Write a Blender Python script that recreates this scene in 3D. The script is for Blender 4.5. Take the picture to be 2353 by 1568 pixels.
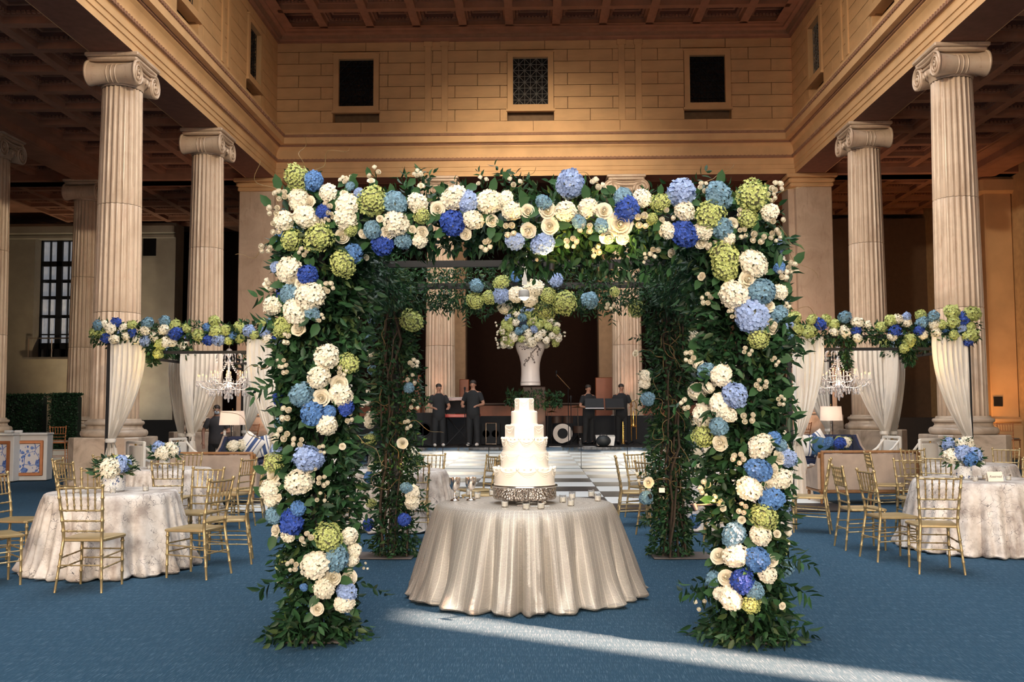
import bpy, math, random
import numpy as np
from mathutils import Vector, Matrix
rnd = random.Random(7)
nrs = np.random.RandomState(11)
PI = math.pi
scene = bpy.context.scene
C = scene.collection
for o in list(bpy.data.objects):
    bpy.data.objects.remove(o, do_unlink=True)

# ------------------------------------------------------------------ camera
F_PX = 2288.0
CAM_H = 1.55
cam_data = bpy.data.cameras.new('camera')
cam_data.sensor_width = 36.0
cam_data.lens = 36.0 * F_PX / 2353.0
cam_data.clip_end = 300
cam = bpy.data.objects.new('camera', cam_data)
C.objects.link(cam)
yaw = math.atan((1228 - 1176.5) / F_PX)
pitch = math.atan((944 - 784.0) / F_PX)
ROLL = -0.0035
cam_rot = Matrix.Rotation(yaw, 3, 'Z') @ Matrix.Rotation(PI / 2 + pitch, 3, 'X') @ Matrix.Rotation(ROLL, 3, 'Z')
cam.matrix_world = Matrix.Translation((0, 0, CAM_H)) @ cam_rot.to_4x4()
scene.camera = cam

def at(x, y, Y):
    """world point at depth Y that the photo shows at pixel (x, y)"""
    d = cam_rot @ Vector(((x - 1176.5) / F_PX, -(y - 784.0) / F_PX, -1.0))
    k = Y / d.y
    return Vector((d.x * k, Y, CAM_H + d.z * k))

# ------------------------------------------------------------------ world, sun, daylight, exposure
scene.view_settings.view_transform = 'Standard'
scene.view_settings.look = 'None'
scene.view_settings.gamma = 1.0
scene.view_settings.use_curve_mapping = False
scene.view_settings.exposure = 0.0
world = bpy.data.worlds.new('world')
scene.world = world
world.use_nodes = True
bg = world.node_tree.nodes['Background']
bg.inputs[0].default_value = (0.62, 0.74, 0.95, 1)
bg.inputs[1].default_value = 0.12

def light(name, kind, loc, energy, color=(1, 1, 1), direction=None, **kw):
    d = bpy.data.lights.new(name, kind)
    d.energy = energy
    d.color = color
    for k, v in kw.items():
        setattr(d, k, v)
    o = bpy.data.objects.new(name, d)
    C.objects.link(o)
    o.location = loc
    if direction is not None:
        o.rotation_euler = Vector(direction).to_track_quat('-Z', 'Y').to_euler()
    return o

# low sun: comes in through the tall slit window of the aisle wall and draws the streak on the carpet
SUN_DIR = Vector((-0.854 * math.cos(math.radians(25)), 0.52 * math.cos(math.radians(25)), -math.sin(math.radians(25))))
light('sun', 'SUN', (30, -20, 20), 105.0, (1.0, 0.47, 0.27), SUN_DIR, angle=math.radians(0.6))
# daylight of the glazed skylight in the hall's vault and of the tall entrance windows behind the camera
light('skylight', 'AREA', (0, 9.5, 13.2), 2700, (0.90, 0.95, 1.0), (0, 0.0, -1), shape='RECTANGLE', size=9.5, size_y=28, spread=math.radians(150))
for wx in (-5.2, 0.0, 5.2):
    light('entrance_window_daylight', 'AREA', (wx, -9.6, 5.6), 205, (1.0, 0.84, 0.66), (0, 1, -0.20), shape='RECTANGLE', size=2.6, size_y=7.0, spread=math.radians(46))

# added unseen spots that brighten the end wall and the side entablatures
for wx in (-3.0, 3.0):
    light('added_end_wash', 'SPOT', (wx, 2.0, 11.4), 19000, (1.0, 0.82, 0.58), (-wx * 1.25, 28.4, -3.7), spot_size=0.34, spot_blend=1.0, shadow_soft_size=0.35)
for wx in (-6.6, 6.6):
    light('added_side_wash', 'SPOT', (wx, 8.0, 11.2), 9500, (1.0, 0.82, 0.58), (-wx * 2.2, 12.5, -3.4), spot_size=0.80, spot_blend=1.0, shadow_soft_size=0.3)

# ------------------------------------------------------------------ mesh helper
class MB:
    def __init__(self):
        self.v = []; self.f = []; self.mi = []; self.uv = []
    def add(self, V, F, m=0, uv=None):
        b = len(self.v)
        self.v += [tuple(p) for p in V]
        self.uv += list(uv) if uv else [(0, 0)] * len(V)
        for f in F:
            self.f.append([b + i for i in f]); self.mi.append(m)
        return self
    def box(self, c, s, m=0, rot=None):
        hx, hy, hz = s[0] / 2, s[1] / 2, s[2] / 2
        P = [Vector((sx * hx, sy * hy, sz * hz)) for sz in (-1, 1) for sy in (-1, 1) for sx in (-1, 1)]
        if rot is not None:
            P = [rot @ p for p in P]
        c = Vector(c)
        return self.add([p + c for p in P], [(0, 2, 3, 1), (4, 5, 7, 6), (0, 1, 5, 4), (2, 6, 7, 3), (0, 4, 6, 2), (1, 3, 7, 5)], m)
    def bbox(self, c, s, b=0.01, m=0):
        """box with chamfered vertical and top edges"""
        x, y, z = s[0] / 2, s[1] / 2, s[2] / 2
        rings = []
        for (zz, ins) in ((-z, b), (-z + b, 0), (z - b, 0), (z, b)):
            X, Y = x - ins, y - ins
            rings.append([(c[0] + px, c[1] + py, c[2] + zz) for px, py in
                          ((-X + b, -Y), (X - b, -Y), (X, -Y + b), (X, Y - b), (X - b, Y), (-X + b, Y), (-X, Y - b), (-X, -Y + b))])
        return self.loft(rings, m=m, caps=True)
    def loft(self, rings, closed=True, m=0, caps=False, uvs=False):
        n = len(rings[0]); V = [p for r in rings for p in r]; Fc = []
        lim = n if closed else n - 1
        for j in range(len(rings) - 1):
            for i in range(lim):
                a = j * n + i; b = j * n + (i + 1) % n
                Fc.append((a, b, b + n, a + n))
        if caps:
            Fc.append(tuple(range(n - 1, -1, -1)))
            k = (len(rings) - 1) * n
            Fc.append(tuple(range(k, k + n)))
        uv = None
        if uvs:
            uv = [(i / n, j / max(1, len(rings) - 1)) for j in range(len(rings)) for i in range(n)]
        return self.add(V, Fc, m, uv)
    def lathe(self, prof, seg=24, c=(0, 0, 0), m=0, caps=True, axis='Z', fl=None):
        rings = []
        for (r, z) in prof:
            ring = []
            for i in range(seg):
                a = 2 * PI * i / seg
                rr = r * (fl(i) if fl else 1)
                p = (rr * math.cos(a), rr * math.sin(a), z)
                if axis == 'Y': p = (p[0], -p[2], p[1])
                if axis == 'X': p = (p[2], p[0], p[1])
                ring.append((c[0] + p[0], c[1] + p[1], c[2] + p[2]))
            rings.append(ring)
        return self.loft(rings, m=m, caps=caps)
    def tube(self, pts, r, seg=8, m=0, caps=True):
        pts = [Vector(p) for p in pts]
        n = len(pts)
        rs = r if isinstance(r, (list, tuple)) else [r] * n
        rings = []; up = None
        for i, p in enumerate(pts):
            t = (pts[min(i + 1, n - 1)] - pts[max(i - 1, 0)])
            t = t.normalized() if t.length > 1e-9 else Vector((0, 0, 1))
            if up is None:
                up = Vector((0, 0, 1)) if abs(t.z) < 0.9 else Vector((1, 0, 0))
            s = t.cross(up)
            if s.length < 1e-6: s = t.orthogonal()
            s.normalize(); up = s.cross(t).normalized()
            rings.append([p + (s * math.cos(2 * PI * k / seg) + up * math.sin(2 * PI * k / seg)) * rs[i] for k in range(seg)])
        return self.loft(rings, m=m, caps=caps)
    def ball(self, c, r, seg=10, rings=7, m=0, sc=(1, 1, 1)):
        R = []
        for j in range(rings + 1):
            th = PI * j / rings
            rr = max(math.sin(th), 1e-3) * r
            R.append([(c[0] + sc[0] * rr * math.cos(2 * PI * i / seg), c[1] + sc[1] * rr * math.sin(2 * PI * i / seg), c[2] - sc[2] * r * math.cos(th)) for i in range(seg)])
        return self.loft(R, m=m, caps=True)
    def mesh(self, name, mats, smooth=35):
        me = bpy.data.meshes.new(name)
        me.from_pydata(self.v, [], self.f)
        mats = mats if isinstance(mats, (list, tuple)) else [mats]
        for mm in mats: me.materials.append(mm)
        if len(mats) > 1: me.polygons.foreach_set('material_index', self.mi)
        if any(u != (0, 0) for u in self.uv):
            ul = me.uv_layers.new(name='uv')
            for lp in me.loops: ul.data[lp.index].uv = self.uv[lp.vertex_index]
        if smooth:
            me.shade_smooth()
            me.set_sharp_from_angle(angle=math.radians(smooth))
        me.update()
        return me
    def build(self, name, mats, parent=None, loc=None, smooth=35):
        return link(name, self.mesh(name, mats, smooth), parent, loc)

def link(name, me, parent=None, loc=None, rot=None, scale=None, mat=None):
    o = bpy.data.objects.new(name, me)
    C.objects.link(o)
    if parent is not None: o.parent = parent
    if loc is not None: o.location = loc
    if rot is not None: o.rotation_euler = rot
    if scale is not None: o.scale = scale if isinstance(scale, (tuple, list, Vector)) else (scale,) * 3
    if mat is not None:
        o.material_slots[0].link = 'OBJECT'
        o.material_slots[0].material = mat
    return o

def tag(o, label=None, cat=None, group=None, kind=None):
    if label: o['label'] = label
    if cat: o['category'] = cat
    if group: o['group'] = group
    if kind: o['kind'] = kind
    return o

def thing(name, label, cat, loc=(0, 0, 0), rz=0.0, group=None):
    o = bpy.data.objects.new(name, None)
    o.empty_display_size = 0.1
    C.objects.link(o)
    o.location = loc; o.rotation_euler = (0, 0, rz)
    return tag(o, label, cat, group)

def copy_tree(o, parent=None):
    c = o.copy(); C.objects.link(c)
    if parent is not None:
        c.parent = parent; c.matrix_parent_inverse = o.matrix_parent_inverse.copy()
    for ch in list(o.children): copy_tree(ch, c)
    return c

def dup(o, loc, rz=0.0, label=None, group=None):
    c = copy_tree(o); c.location = loc; c.rotation_euler = (0, 0, rz)
    if label: c['label'] = label
    if group: c['group'] = group
    return c

# ------------------------------------------------------------------ materials
def srgb(h):
    h = h.lstrip('#')
    c = [int(h[i:i + 2], 16) / 255 for i in (0, 2, 4)]
    return tuple((x / 12.92 if x <= 0.04045 else ((x + 0.055) / 1.055) ** 2.4) for x in c)

def mat(name, col, rough=0.6, metal=0.0, var=0.12, scale=6.0, bump=0.0, bscale=40.0, emit=None, estr=0.0, trans=0.0, island=False, sheen=0.0, spec=0.5, coords='Object', translucent=0.0):
    m = bpy.data.materials.new(name); m.use_nodes = True
    nt = m.node_tree; N = nt.nodes; L = nt.links
    p = N['Principled BSDF']
    col = srgb(col) if isinstance(col, str) else col
    tc = N.new('ShaderNodeTexCoord')
    if island:
        g = N.new('ShaderNodeNewGeometry'); fac = g.outputs['Random Per Island']
    else:
        n = N.new('ShaderNodeTexNoise'); n.inputs['Scale'].default_value = scale; n.inputs['Detail'].default_value = 4
        L.new(tc.outputs[coords], n.inputs['Vector']); fac = n.outputs['Fac']
    r = N.new('ShaderNodeValToRGB')
    lo = tuple(max(0, c * (1 - var)) for c in col); hi = tuple(min(1, c * (1 + var)) for c in col)
    r.color_ramp.elements[0].position = 0.0 if island else 0.3
    r.color_ramp.elements[1].position = 1.0 if island else 0.7
    r.color_ramp.elements[0].color = (*lo, 1); r.color_ramp.elements[1].color = (*hi, 1)
    L.new(fac, r.inputs[0]); L.new(r.outputs[0], p.inputs['Base Color'])
    p.inputs['Roughness'].default_value = rough; p.inputs['Metallic'].default_value = metal
    p.inputs['Specular IOR Level'].default_value = spec
    if trans: p.inputs['Transmission Weight'].default_value = trans; p.inputs['IOR'].default_value = 1.45
    if sheen: p.inputs['Sheen Weight'].default_value = sheen
    if bump:
        n2 = N.new('ShaderNodeTexNoise'); n2.inputs['Scale'].default_value = bscale
        L.new(tc.outputs[coords], n2.inputs['Vector'])
        b = N.new('ShaderNodeBump'); b.inputs['Strength'].default_value = bump; b.inputs['Distance'].default_value = 0.01
        L.new(n2.outputs['Fac'], b.inputs['Height']); L.new(b.outputs[0], p.inputs['Normal'])
    if emit:
        p.inputs['Emission Color'].default_value = (*(srgb(emit) if isinstance(emit, str) else emit), 1)
        p.inputs['Emission Strength'].default_value = estr
    if translucent:
        t = N.new('ShaderNodeBsdfTranslucent'); mx = N.new('ShaderNodeMixShader'); mx.inputs[0].default_value = translucent
        L.new(r.outputs[0], t.inputs['Color'])
        L.new(p.outputs[0], mx.inputs[1]); L.new(t.outputs[0], mx.inputs[2])
        L.new(mx.outputs[0], N['Material Output'].inputs[0])
    return m

M = {}
M['stone'] = mat('tan_limestone', (0.62, 0.385, 0.195), 0.75, var=0.10, scale=1.6, bump=0.08, bscale=60)
M['stone_joint'] = mat('mortar_joint', (0.20, 0.13, 0.08), 0.9)
M['carved'] = mat('carved_moulding', (0.30, 0.16, 0.10), 0.8, bump=0.5, bscale=50)
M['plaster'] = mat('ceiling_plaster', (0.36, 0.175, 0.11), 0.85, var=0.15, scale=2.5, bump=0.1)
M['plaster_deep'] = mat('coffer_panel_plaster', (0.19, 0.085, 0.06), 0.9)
M['black_metal'] = mat('black_metal', (0.010, 0.011, 0.014), 0.55, spec=0.3)
M['gold'] = mat('gold_paint', (0.46, 0.345, 0.175), 0.38, metal=0.55, var=0.10, scale=9)
M['copper'] = mat('copper_paint', (0.50, 0.20, 0.085), 0.4, metal=0.45)
M['white_lacquer'] = mat('white_lacquer', (0.78, 0.75, 0.70), 0.4, var=0.04)
M['dark_wood'] = mat('dark_wood', (0.045, 0.022, 0.015), 0.6, scale=3)
M['rust_wood'] = mat('russet_wood', (0.26, 0.072, 0.030), 0.5, var=0.25, scale=2)
M['dark_void'] = mat('dark_brown_curtain_wall', (0.014, 0.0065, 0.005), 0.9, spec=0.08)
M['grey_stone'] = mat('grey_limestone', (0.34, 0.31, 0.26), 0.8, var=0.10, scale=2)
M['brass'] = mat('brass', (0.62, 0.40, 0.13), 0.25, metal=0.95)
M['silver'] = mat('silver', (0.80, 0.74, 0.69), 0.16, metal=1.0, var=0.04)
M['glass'] = mat('clear_glass', (0.97, 0.97, 0.97), 0.03, trans=1.0, var=0.01)
M['wax'] = mat('white_wax', (0.90, 0.87, 0.80), 0.5, emit=(1.0, 0.80, 0.55), estr=0.12)
M['flame'] = mat('candle_bulb', (1, 0.8, 0.5), 0.4, emit=(1.0, 0.42, 0.13), estr=2.4)
M['navy'] = mat('navy_velvet', (0.008, 0.016, 0.060), 0.8, sheen=0.08, scale=4)
M['linen'] = mat('beige_linen', (0.42, 0.325, 0.26), 0.9, bump=0.3, bscale=300)
M['oak'] = mat('honey_oak', (0.27, 0.125, 0.045), 0.45, var=0.2, scale=12)
M['skin'] = mat('skin', (0.42, 0.22, 0.15), 0.55)
M['hair'] = mat('dark_grey_hair', (0.035, 0.028, 0.025), 0.6)
M['shirt'] = mat('charcoal_shirt', (0.045, 0.045, 0.052), 0.9)
M['trouser'] = mat('black_trousers', (0.014, 0.016, 0.02), 0.9)
M['stage_black'] = mat('black_cloth', (0.010, 0.011, 0.014), 0.85)
M['paper'] = mat('white_paper', (0.85, 0.84, 0.82), 0.7, var=0.03)
M['mirror'] = mat('mirror_panel', (0.80, 0.84, 0.85), 0.03, metal=1.0, var=0.02)
M['white_cloth'] = mat('sheer_white_cloth', (0.90, 0.86, 0.80), 0.8, var=0.03, translucent=0.22)
M['shade'] = mat('white_lamp_shade', (0.90, 0.84, 0.76), 0.8, var=0.02, emit=(1.0, 0.74, 0.58), estr=0.22, translucent=0.3)
M['icing'] = mat('ivory_icing', (0.90, 0.84, 0.755), 0.5, var=0.03, bump=0.08, bscale=200)
M['crystal'] = mat('crystal', (0.96, 0.95, 0.95), 0.04, trans=0.85, var=0.02, emit=(1.0, 0.80, 0.72), estr=0.05)
M['window_night'] = mat('dark_window_pane', (0.010, 0.011, 0.013), 0.15)
M['bark'] = mat('vine_bark', (0.045, 0.028, 0.016), 0.8, scale=30)
M['twig'] = mat('curly_willow_bark', (0.20, 0.135, 0.055), 0.7, scale=40)

def leaf_mat(name, col, var=0.4):
    m = mat(name, col, 0.5, var=var, island=True, translucent=0.12, spec=0.3)
    return m
M['leaf_a'] = leaf_mat('dark_leaf', (0.014, 0.044, 0.018))
M['leaf_b'] = leaf_mat('green_leaf', (0.026, 0.080, 0.028))
M['leaf_c'] = leaf_mat('olive_leaf', (0.055, 0.090, 0.028))
FL = {
    'W': mat('cream_hydrangea', (0.90, 0.845, 0.70), 0.7, var=0.09, island=True, translucent=0.12),
    'G': mat('lime_hydrangea', (0.50, 0.56, 0.20), 0.7, var=0.22, island=True, translucent=0.12),
    'B': mat('light_blue_hydrangea', (0.31, 0.42, 0.69), 0.7, var=0.22, island=True, translucent=0.12),
    'M': mat('mid_blue_hydrangea', (0.10, 0.235, 0.52), 0.7, var=0.3, island=True, translucent=0.12),
    'D': mat('royal_blue_hydrangea', (0.030, 0.080, 0.40), 0.7, var=0.35, island=True, translucent=0.12),
    'T': mat('dusty_teal_hydrangea', (0.17, 0.31, 0.42), 0.7, var=0.35, island=True, translucent=0.12),
    'R': mat('cream_rose', (0.93, 0.87, 0.73), 0.6, var=0.04, island=True, translucent=0.15),
}
M['shade_leaf'] = leaf_mat('hydrangea_leaf', (0.030, 0.085, 0.030), 0.25)

class NG:
    """tiny node-graph helper"""
    def __init__(self, name):
        self.m = bpy.data.materials.new(name); self.m.use_nodes = True
        self.nt = self.m.node_tree; self.p = self.nt.nodes['Principled BSDF']
    def n(self, typ, **kw):
        nd = self.nt.nodes.new(typ)
        for k, v in kw.items():
            if hasattr(nd, k): setattr(nd, k, v)
        return nd
    def put(self, sock, v):
        if v is None: return
        if hasattr(v, 'is_linked') or isinstance(v, bpy.types.NodeSocket): self.nt.links.new(v, sock)
        else: sock.default_value = v
    def math(self, op, a, b=None, c=None, clamp=False):
        nd = self.n('ShaderNodeMath', operation=op, use_clamp=clamp)
        for i, v in enumerate((a, b, c)):
            if v is not None: self.put(nd.inputs[i], v)
        return nd.outputs[0]
    def coord(self, which='Object', loc=(0, 0, 0), rot=(0, 0, 0), scale=(1, 1, 1)):
        tc = self.n('ShaderNodeTexCoord'); mp = self.n('ShaderNodeMapping')
        self.nt.links.new(tc.outputs[which], mp.inputs[0])
        mp.inputs['Location'].default_value = loc; mp.inputs['Rotation'].default_value = rot; mp.inputs['Scale'].default_value = scale
        return mp.outputs[0]
    def noise(self, vec, scale=5, detail=3, rough=0.5, dist=0.0):
        nd = self.n('ShaderNodeTexNoise')
        self.put(nd.inputs['Vector'], vec)
        nd.inputs['Scale'].default_value = scale; nd.inputs['Detail'].default_value = detail
        nd.inputs['Roughness'].default_value = rough; nd.inputs['Distortion'].default_value = dist
        return nd.outputs['Fac']
    def vor(self, vec, scale=5, feature='F1', rand=1.0):
        nd = self.n('ShaderNodeTexVoronoi', feature=feature)
        self.put(nd.inputs['Vector'], vec); nd.inputs['Scale'].default_value = scale
        nd.inputs['Randomness'].default_value = rand
        return nd
    def ramp(self, fac, stops):
        nd = self.n('ShaderNodeValToRGB'); r = nd.color_ramp
        while len(r.elements) < len(stops): r.elements.new(0.5)
        for e, (pos, c) in zip(r.elements, stops):
            e.position = pos; e.color = (*c, 1) if not isinstance(c, float) else (c, c, c, 1)
        self.put(nd.inputs[0], fac)
        return nd.outputs[0]
    def mix(self, fac, a, b):
        nd = self.n('ShaderNodeMix', data_type='RGBA')
        self.put(nd.inputs[0], fac)
        self.put(nd.inputs[6], (*a, 1) if isinstance(a, tuple) else a)
        self.put(nd.inputs[7], (*b, 1) if isinstance(b, tuple) else b)
        return nd.outputs[2]
    def sep(self, vec):
        nd = self.n('ShaderNodeSeparateXYZ'); self.put(nd.inputs[0], vec); return nd.outputs
    def fin(self, col, rough=0.6, metal=0.0, height=None, bstr=0.3, bdist=0.01):
        self.put(self.p.inputs['Base Color'], (*col, 1) if isinstance(col, tuple) else col)
        self.put(self.p.inputs['Roughness'], rough); self.put(self.p.inputs['Metallic'], metal)
        if height is not None:
            b = self.n('ShaderNodeBump'); b.inputs['Strength'].default_value = bstr; b.inputs['Distance'].default_value = bdist
            self.put(b.inputs['Height'], height); self.nt.links.new(b.outputs[0], self.p.inputs['Normal'])
        return self.m

# blue carpet with short slanted pale dashes
g = NG('blue_dashed_carpet')
v = g.coord('Object', scale=(300, 7.5, 1))
d1 = g.noise(v, 1.0, 2, 0.4)
v2 = g.coord('Object', scale=(330, 12, 1))
d2 = g.noise(v2, 1.0, 1, 0.3)
fine = g.noise(g.coord('Object', scale=(1, 1, 1)), 260, 2)
big = g.noise(g.coord('Object'), 1.3, 3)
base = g.mix(g.ramp(fine, [(0.3, 0.0), (0.7, 1.0)]), (0.012, 0.036, 0.066), (0.040, 0.100, 0.160))
base = g.mix(g.ramp(big, [(0.35, 0.0), (0.75, 0.25)]), base, (0.022, 0.058, 0.10))
c = g.mix(g.ramp(d1, [(0.60, 0.0), (0.68, 0.6)]), base, (0.145, 0.225, 0.30))
c = g.mix(g.ramp(d2, [(0.60, 0.0), (0.70, 0.45)]), c, (0.12, 0.20, 0.275))
M['carpet'] = g.fin(c, 0.95, 0.0, g.noise(g.coord('Object'), 400, 2), 0.5, 0.004)
M['carpet'].node_tree.nodes['Principled BSDF'].inputs['Specular IOR Level'].default_value = 0.15

# column marble: tan with rosy and brown clouds
g = NG('column_marble')
v = g.coord('Object')
a = g.noise(v, 1.4, 5, 0.6, 0.6); b = g.noise(g.coord('Object', scale=(6, 6, 1.1)), 2.0, 5, 0.65, 0.8)
c = g.ramp(a, [(0.3, (0.47, 0.345, 0.255)), (0.55, (0.60, 0.465, 0.355)), (0.75, (0.53, 0.365, 0.275))])
c = g.mix(g.ramp(b, [(0.56, 0.0), (0.72, 0.55)]), c, (0.33, 0.20, 0.13))
M['marble'] = g.fin(c, 0.34)
g = NG('pale_base_marble')
v = g.coord('Object')
a = g.noise(v, 2.2, 6, 0.62, 1.2)
c = g.ramp(a, [(0.32, (0.36, 0.285, 0.215)), (0.52, (0.56, 0.46, 0.37)), (0.70, (0.63, 0.53, 0.43))])
M['marble_pale'] = g.fin(c, 0.28)

# tablecloth printed with dark crackled marble veins
g = NG('marble_print_cloth')
v = g.coord('Object')
warp = g.n('ShaderNodeTexNoise'); g.put(warp.inputs['Vector'], v); warp.inputs['Scale'].default_value = 8; warp.inputs['Detail'].default_value = 4
vm = g.n('ShaderNodeVectorMath', operation='MULTIPLY_ADD'); g.put(vm.inputs[0], warp.outputs['Color']); vm.inputs[1].default_value = (0.16, 0.16, 0.16); g.put(vm.inputs[2], v)
e1 = g.vor(vm.outputs[0], 12.5, 'DISTANCE_TO_EDGE').outputs['Distance']
e2 = g.vor(vm.outputs[0], 27, 'DISTANCE_TO_EDGE').outputs['Distance']
msk = g.noise(v, 4.5, 2)
l1 = g.math('MULTIPLY', g.ramp(e1, [(0.0, 0.95), (0.012, 0.8), (0.024, 0.0)]), g.ramp(msk, [(0.46, 0.0), (0.56, 1.0)]))
l2 = g.math('MULTIPLY', g.ramp(e2, [(0.0, 0.6), (0.03, 0.0)]), g.ramp(g.noise(v, 7, 2), [(0.52, 0.0), (0.6, 1.0)]))
cl = g.noise(v, 6, 5, 0.6)
base = g.ramp(cl, [(0.33, (0.36, 0.30, 0.265)), (0.5, (0.60, 0.54, 0.49)), (0.68, (0.74, 0.69, 0.65))])
c = g.mix(g.math('MAXIMUM', l1, l2), base, (0.080, 0.070, 0.075))
M['marble_cloth'] = g.fin(c, 0.55)

# silver-champagne sequined cloth in zigzag columns (u runs round the table, v down the drop)
g = NG('silver_zigzag_cloth')
uvn = g.coord('UV')
s = g.sep(uvn)
colu = g.math('FRACT', g.math('MULTIPLY', s[0], 128.0))
zig = g.math('ABSOLUTE', g.math('SUBTRACT', colu, 0.5))
st = g.math('FRACT', g.math('ADD', g.math('MULTIPLY', s[1], 120.0), g.math('MULTIPLY', zig, 1.5)))
h = g.math('ABSOLUTE', g.math('SUBTRACT', st, 0.5))
sp = g.noise(g.coord('Object'), 420, 2)
c = g.mix(g.ramp(h, [(0.08, 0.0), (0.42, 1.0)]), (0.27, 0.245, 0.215), (0.58, 0.54, 0.49))
c = g.mix(g.ramp(zig, [(0.40, 0.0), (0.49, 0.55)]), c, (0.80, 0.74, 0.66))
c = g.mix(g.ramp(sp, [(0.60, 0.0), (0.68, 0.6)]), c, (0.86, 0.80, 0.72))  # sequin sparkle painted in as bright specks
M['sequin'] = g.fin(c, 0.36, 0.35, g.math('ADD', h, g.math('MULTIPLY', sp, 0.4)), 0.5, 0.006)

# hammered silver of the cake stand
g = NG('repousse_silver')
vv = g.vor(g.coord('Object', scale=(1, 1, 0.75)), 62, 'F1').outputs['Distance']
c = g.ramp(vv, [(0.0, (0.86, 0.78, 0.70)), (0.75, (0.42, 0.36, 0.32))])
M['repousse'] = g.fin(c, 0.22, 0.9, vv, 1.0, 0.012)

# bar panels: blue stylised flowers and stems on white
g = NG('blue_floral_print')
v = g.coord('Object')
wn = g.n('ShaderNodeTexNoise'); g.put(wn.inputs['Vector'], v); wn.inputs['Scale'].default_value = 6
vm = g.n('ShaderNodeVectorMath', operation='MULTIPLY_ADD'); g.put(vm.inputs[0], wn.outputs['Color']); vm.inputs[1].default_value = (0.10, 0.10, 0.10); g.put(vm.inputs[2], v)
big = g.vor(vm.outputs[0], 3.6, 'F1', 0.8).outputs['Distance']
sm = g.vor(vm.outputs[0], 9.0, 'F1', 1.0).outputs['Distance']
ed = g.vor(vm.outputs[0], 2.6, 'DISTANCE_TO_EDGE').outputs['Distance']
k = g.math('MAXIMUM', g.ramp(big, [(0.27, 1.0), (0.30, 0.0)]), g.ramp(sm, [(0.26, 1.0), (0.30, 0.0)]))
k = g.math('MAXIMUM', k, g.ramp(ed, [(0.012, 1.0), (0.022, 0.0)]))
lf1 = g.vor(g.coord('Object', rot=(0, 0.7, 0), scale=(1, 1, 0.42)), 13.0, 'F1', 1.0).outputs['Distance']
lf2 = g.vor(g.coord('Object', rot=(0, -0.6, 0), scale=(1, 1, 0.45)), 15.0, 'F1', 1.0).outputs['Distance']
k = g.math('MAXIMUM', k, g.math('MAXIMUM', g.ramp(lf1, [(0.20, 1.0), (0.23, 0.0)]), g.ramp(lf2, [(0.17, 0.8), (0.20, 0.0)])))
shade = g.noise(v, 24, 2)
c = g.mix(k, (0.80, 0.76, 0.76), g.ramp(shade, [(0.4, (0.03, 0.10, 0.42)), (0.6, (0.16, 0.28, 0.62))]))
M['floral_print'] = g.fin(c, 0.4)

# blue-and-white porcelain
g = NG('blue_white_porcelain')
v = g.coord('Object')
big = g.vor(v, 17, 'F1', 1.0).outputs['Distance']; sm = g.vor(v, 55, 'F1', 1.0).outputs['Distance']
k = g.math('MAXIMUM', g.math('MULTIPLY', g.ramp(big, [(0.30, 1.0), (0.36, 0.0)]), g.ramp(g.noise(v, 60, 2), [(0.42, 0.0), (0.5, 1.0)])), g.ramp(sm, [(0.20, 0.8), (0.27, 0.0)]))
c = g.mix(k, (0.74, 0.75, 0.76), (0.045, 0.09, 0.22))
M['porcelain'] = g.fin(c, 0.15)
# pale urn with a grey blossom-branch drawing is modelled; this is its plain glaze
M['urn_glaze'] = mat('pale_urn_glaze', (0.70, 0.64, 0.62), 0.35, var=0.03)
M['urn_ink'] = mat('grey_ink_drawing', (0.10, 0.075, 0.07), 0.6)

# striped cushion cloth
g = NG('blue_striped_cushion')
s = g.sep(g.coord('Object'))
fx = g.math('ABSOLUTE', g.math('SUBTRACT', s[0], 0.03))
k = g.ramp(fx, [(0.0, 1.0), (0.035, 1.0), (0.04, 0.0), (0.075, 0.0), (0.08, 1.0), (0.095, 1.0), (0.10, 0.0)])
c = g.mix(k, (0.80, 0.78, 0.76), (0.045, 0.085, 0.22))
M['stripe'] = g.fin(c, 0.85)

# white and black gloss panels of the dance floor
M['tile_white'] = mat('white_gloss_panel', (0.66, 0.68, 0.68), 0.45, var=0.03, scale=1, spec=0.25)
M['tile_black'] = mat('black_gloss_panel', (0.022, 0.020, 0.022), 0.45, var=0.1, scale=1, spec=0.2)
M['hedge'] = leaf_mat('boxwood_leaf', (0.014, 0.045, 0.020), 0.5)
M['lit_blind'] = mat('daylit_window_blind', (0.6, 0.6, 0.6), 0.9, emit=(0.62, 0.66, 0.74), estr=0.20)

# ================================================================== THE HALL
def structure(o): o['kind'] = 'structure'; return o
XN = 8.49       # nave column lines
XF = 8.05       # inner face of the entablature
YB = 30.40      # face of the entablature across the end
BAY = 5.4
ZS = 8.80       # soffit
# carpet
mb = MB(); mb.add([(-22, -12, 0), (22, -12, 0), (22, 46, 0), (-22, 46, 0)], [(0, 1, 2, 3)])
floor = structure(mb.build('floor', M['carpet']))

# ---- dance floor of gloss panels
TILE = 1.22
mbt = MB(); mbt.bbox((0, 0, 0.011), (TILE - 0.008, TILE - 0.008, 0.022), 0.004)
tile_me = mbt.mesh('floor_panel', M['tile_white'], 30)
dance = thing('dance_floor', 'black and white chequered gloss dance floor in front of the stage', 'dance floor', (0, 15.35, 0))
for iy in range(9):
    for ix in range(-4, 4):
        white = (ix + iy) % 2 == 0
        link('floor_panel', tile_me, dance, ((ix + 0.5) * TILE, (iy + 0.5) * TILE, 0), mat=M['tile_white' if white else 'tile_black'])
edge = MB()
for sx in (-1, 1): edge.box((sx * (4 * TILE + 0.02), 4.5 * TILE, 0.008), (0.04, 9 * TILE + 0.08, 0.016))
edge.box((0, -0.02, 0.008), (8 * TILE, 0.04, 0.016))
edge.build('edge_strip', M['black_metal'], dance)

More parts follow.
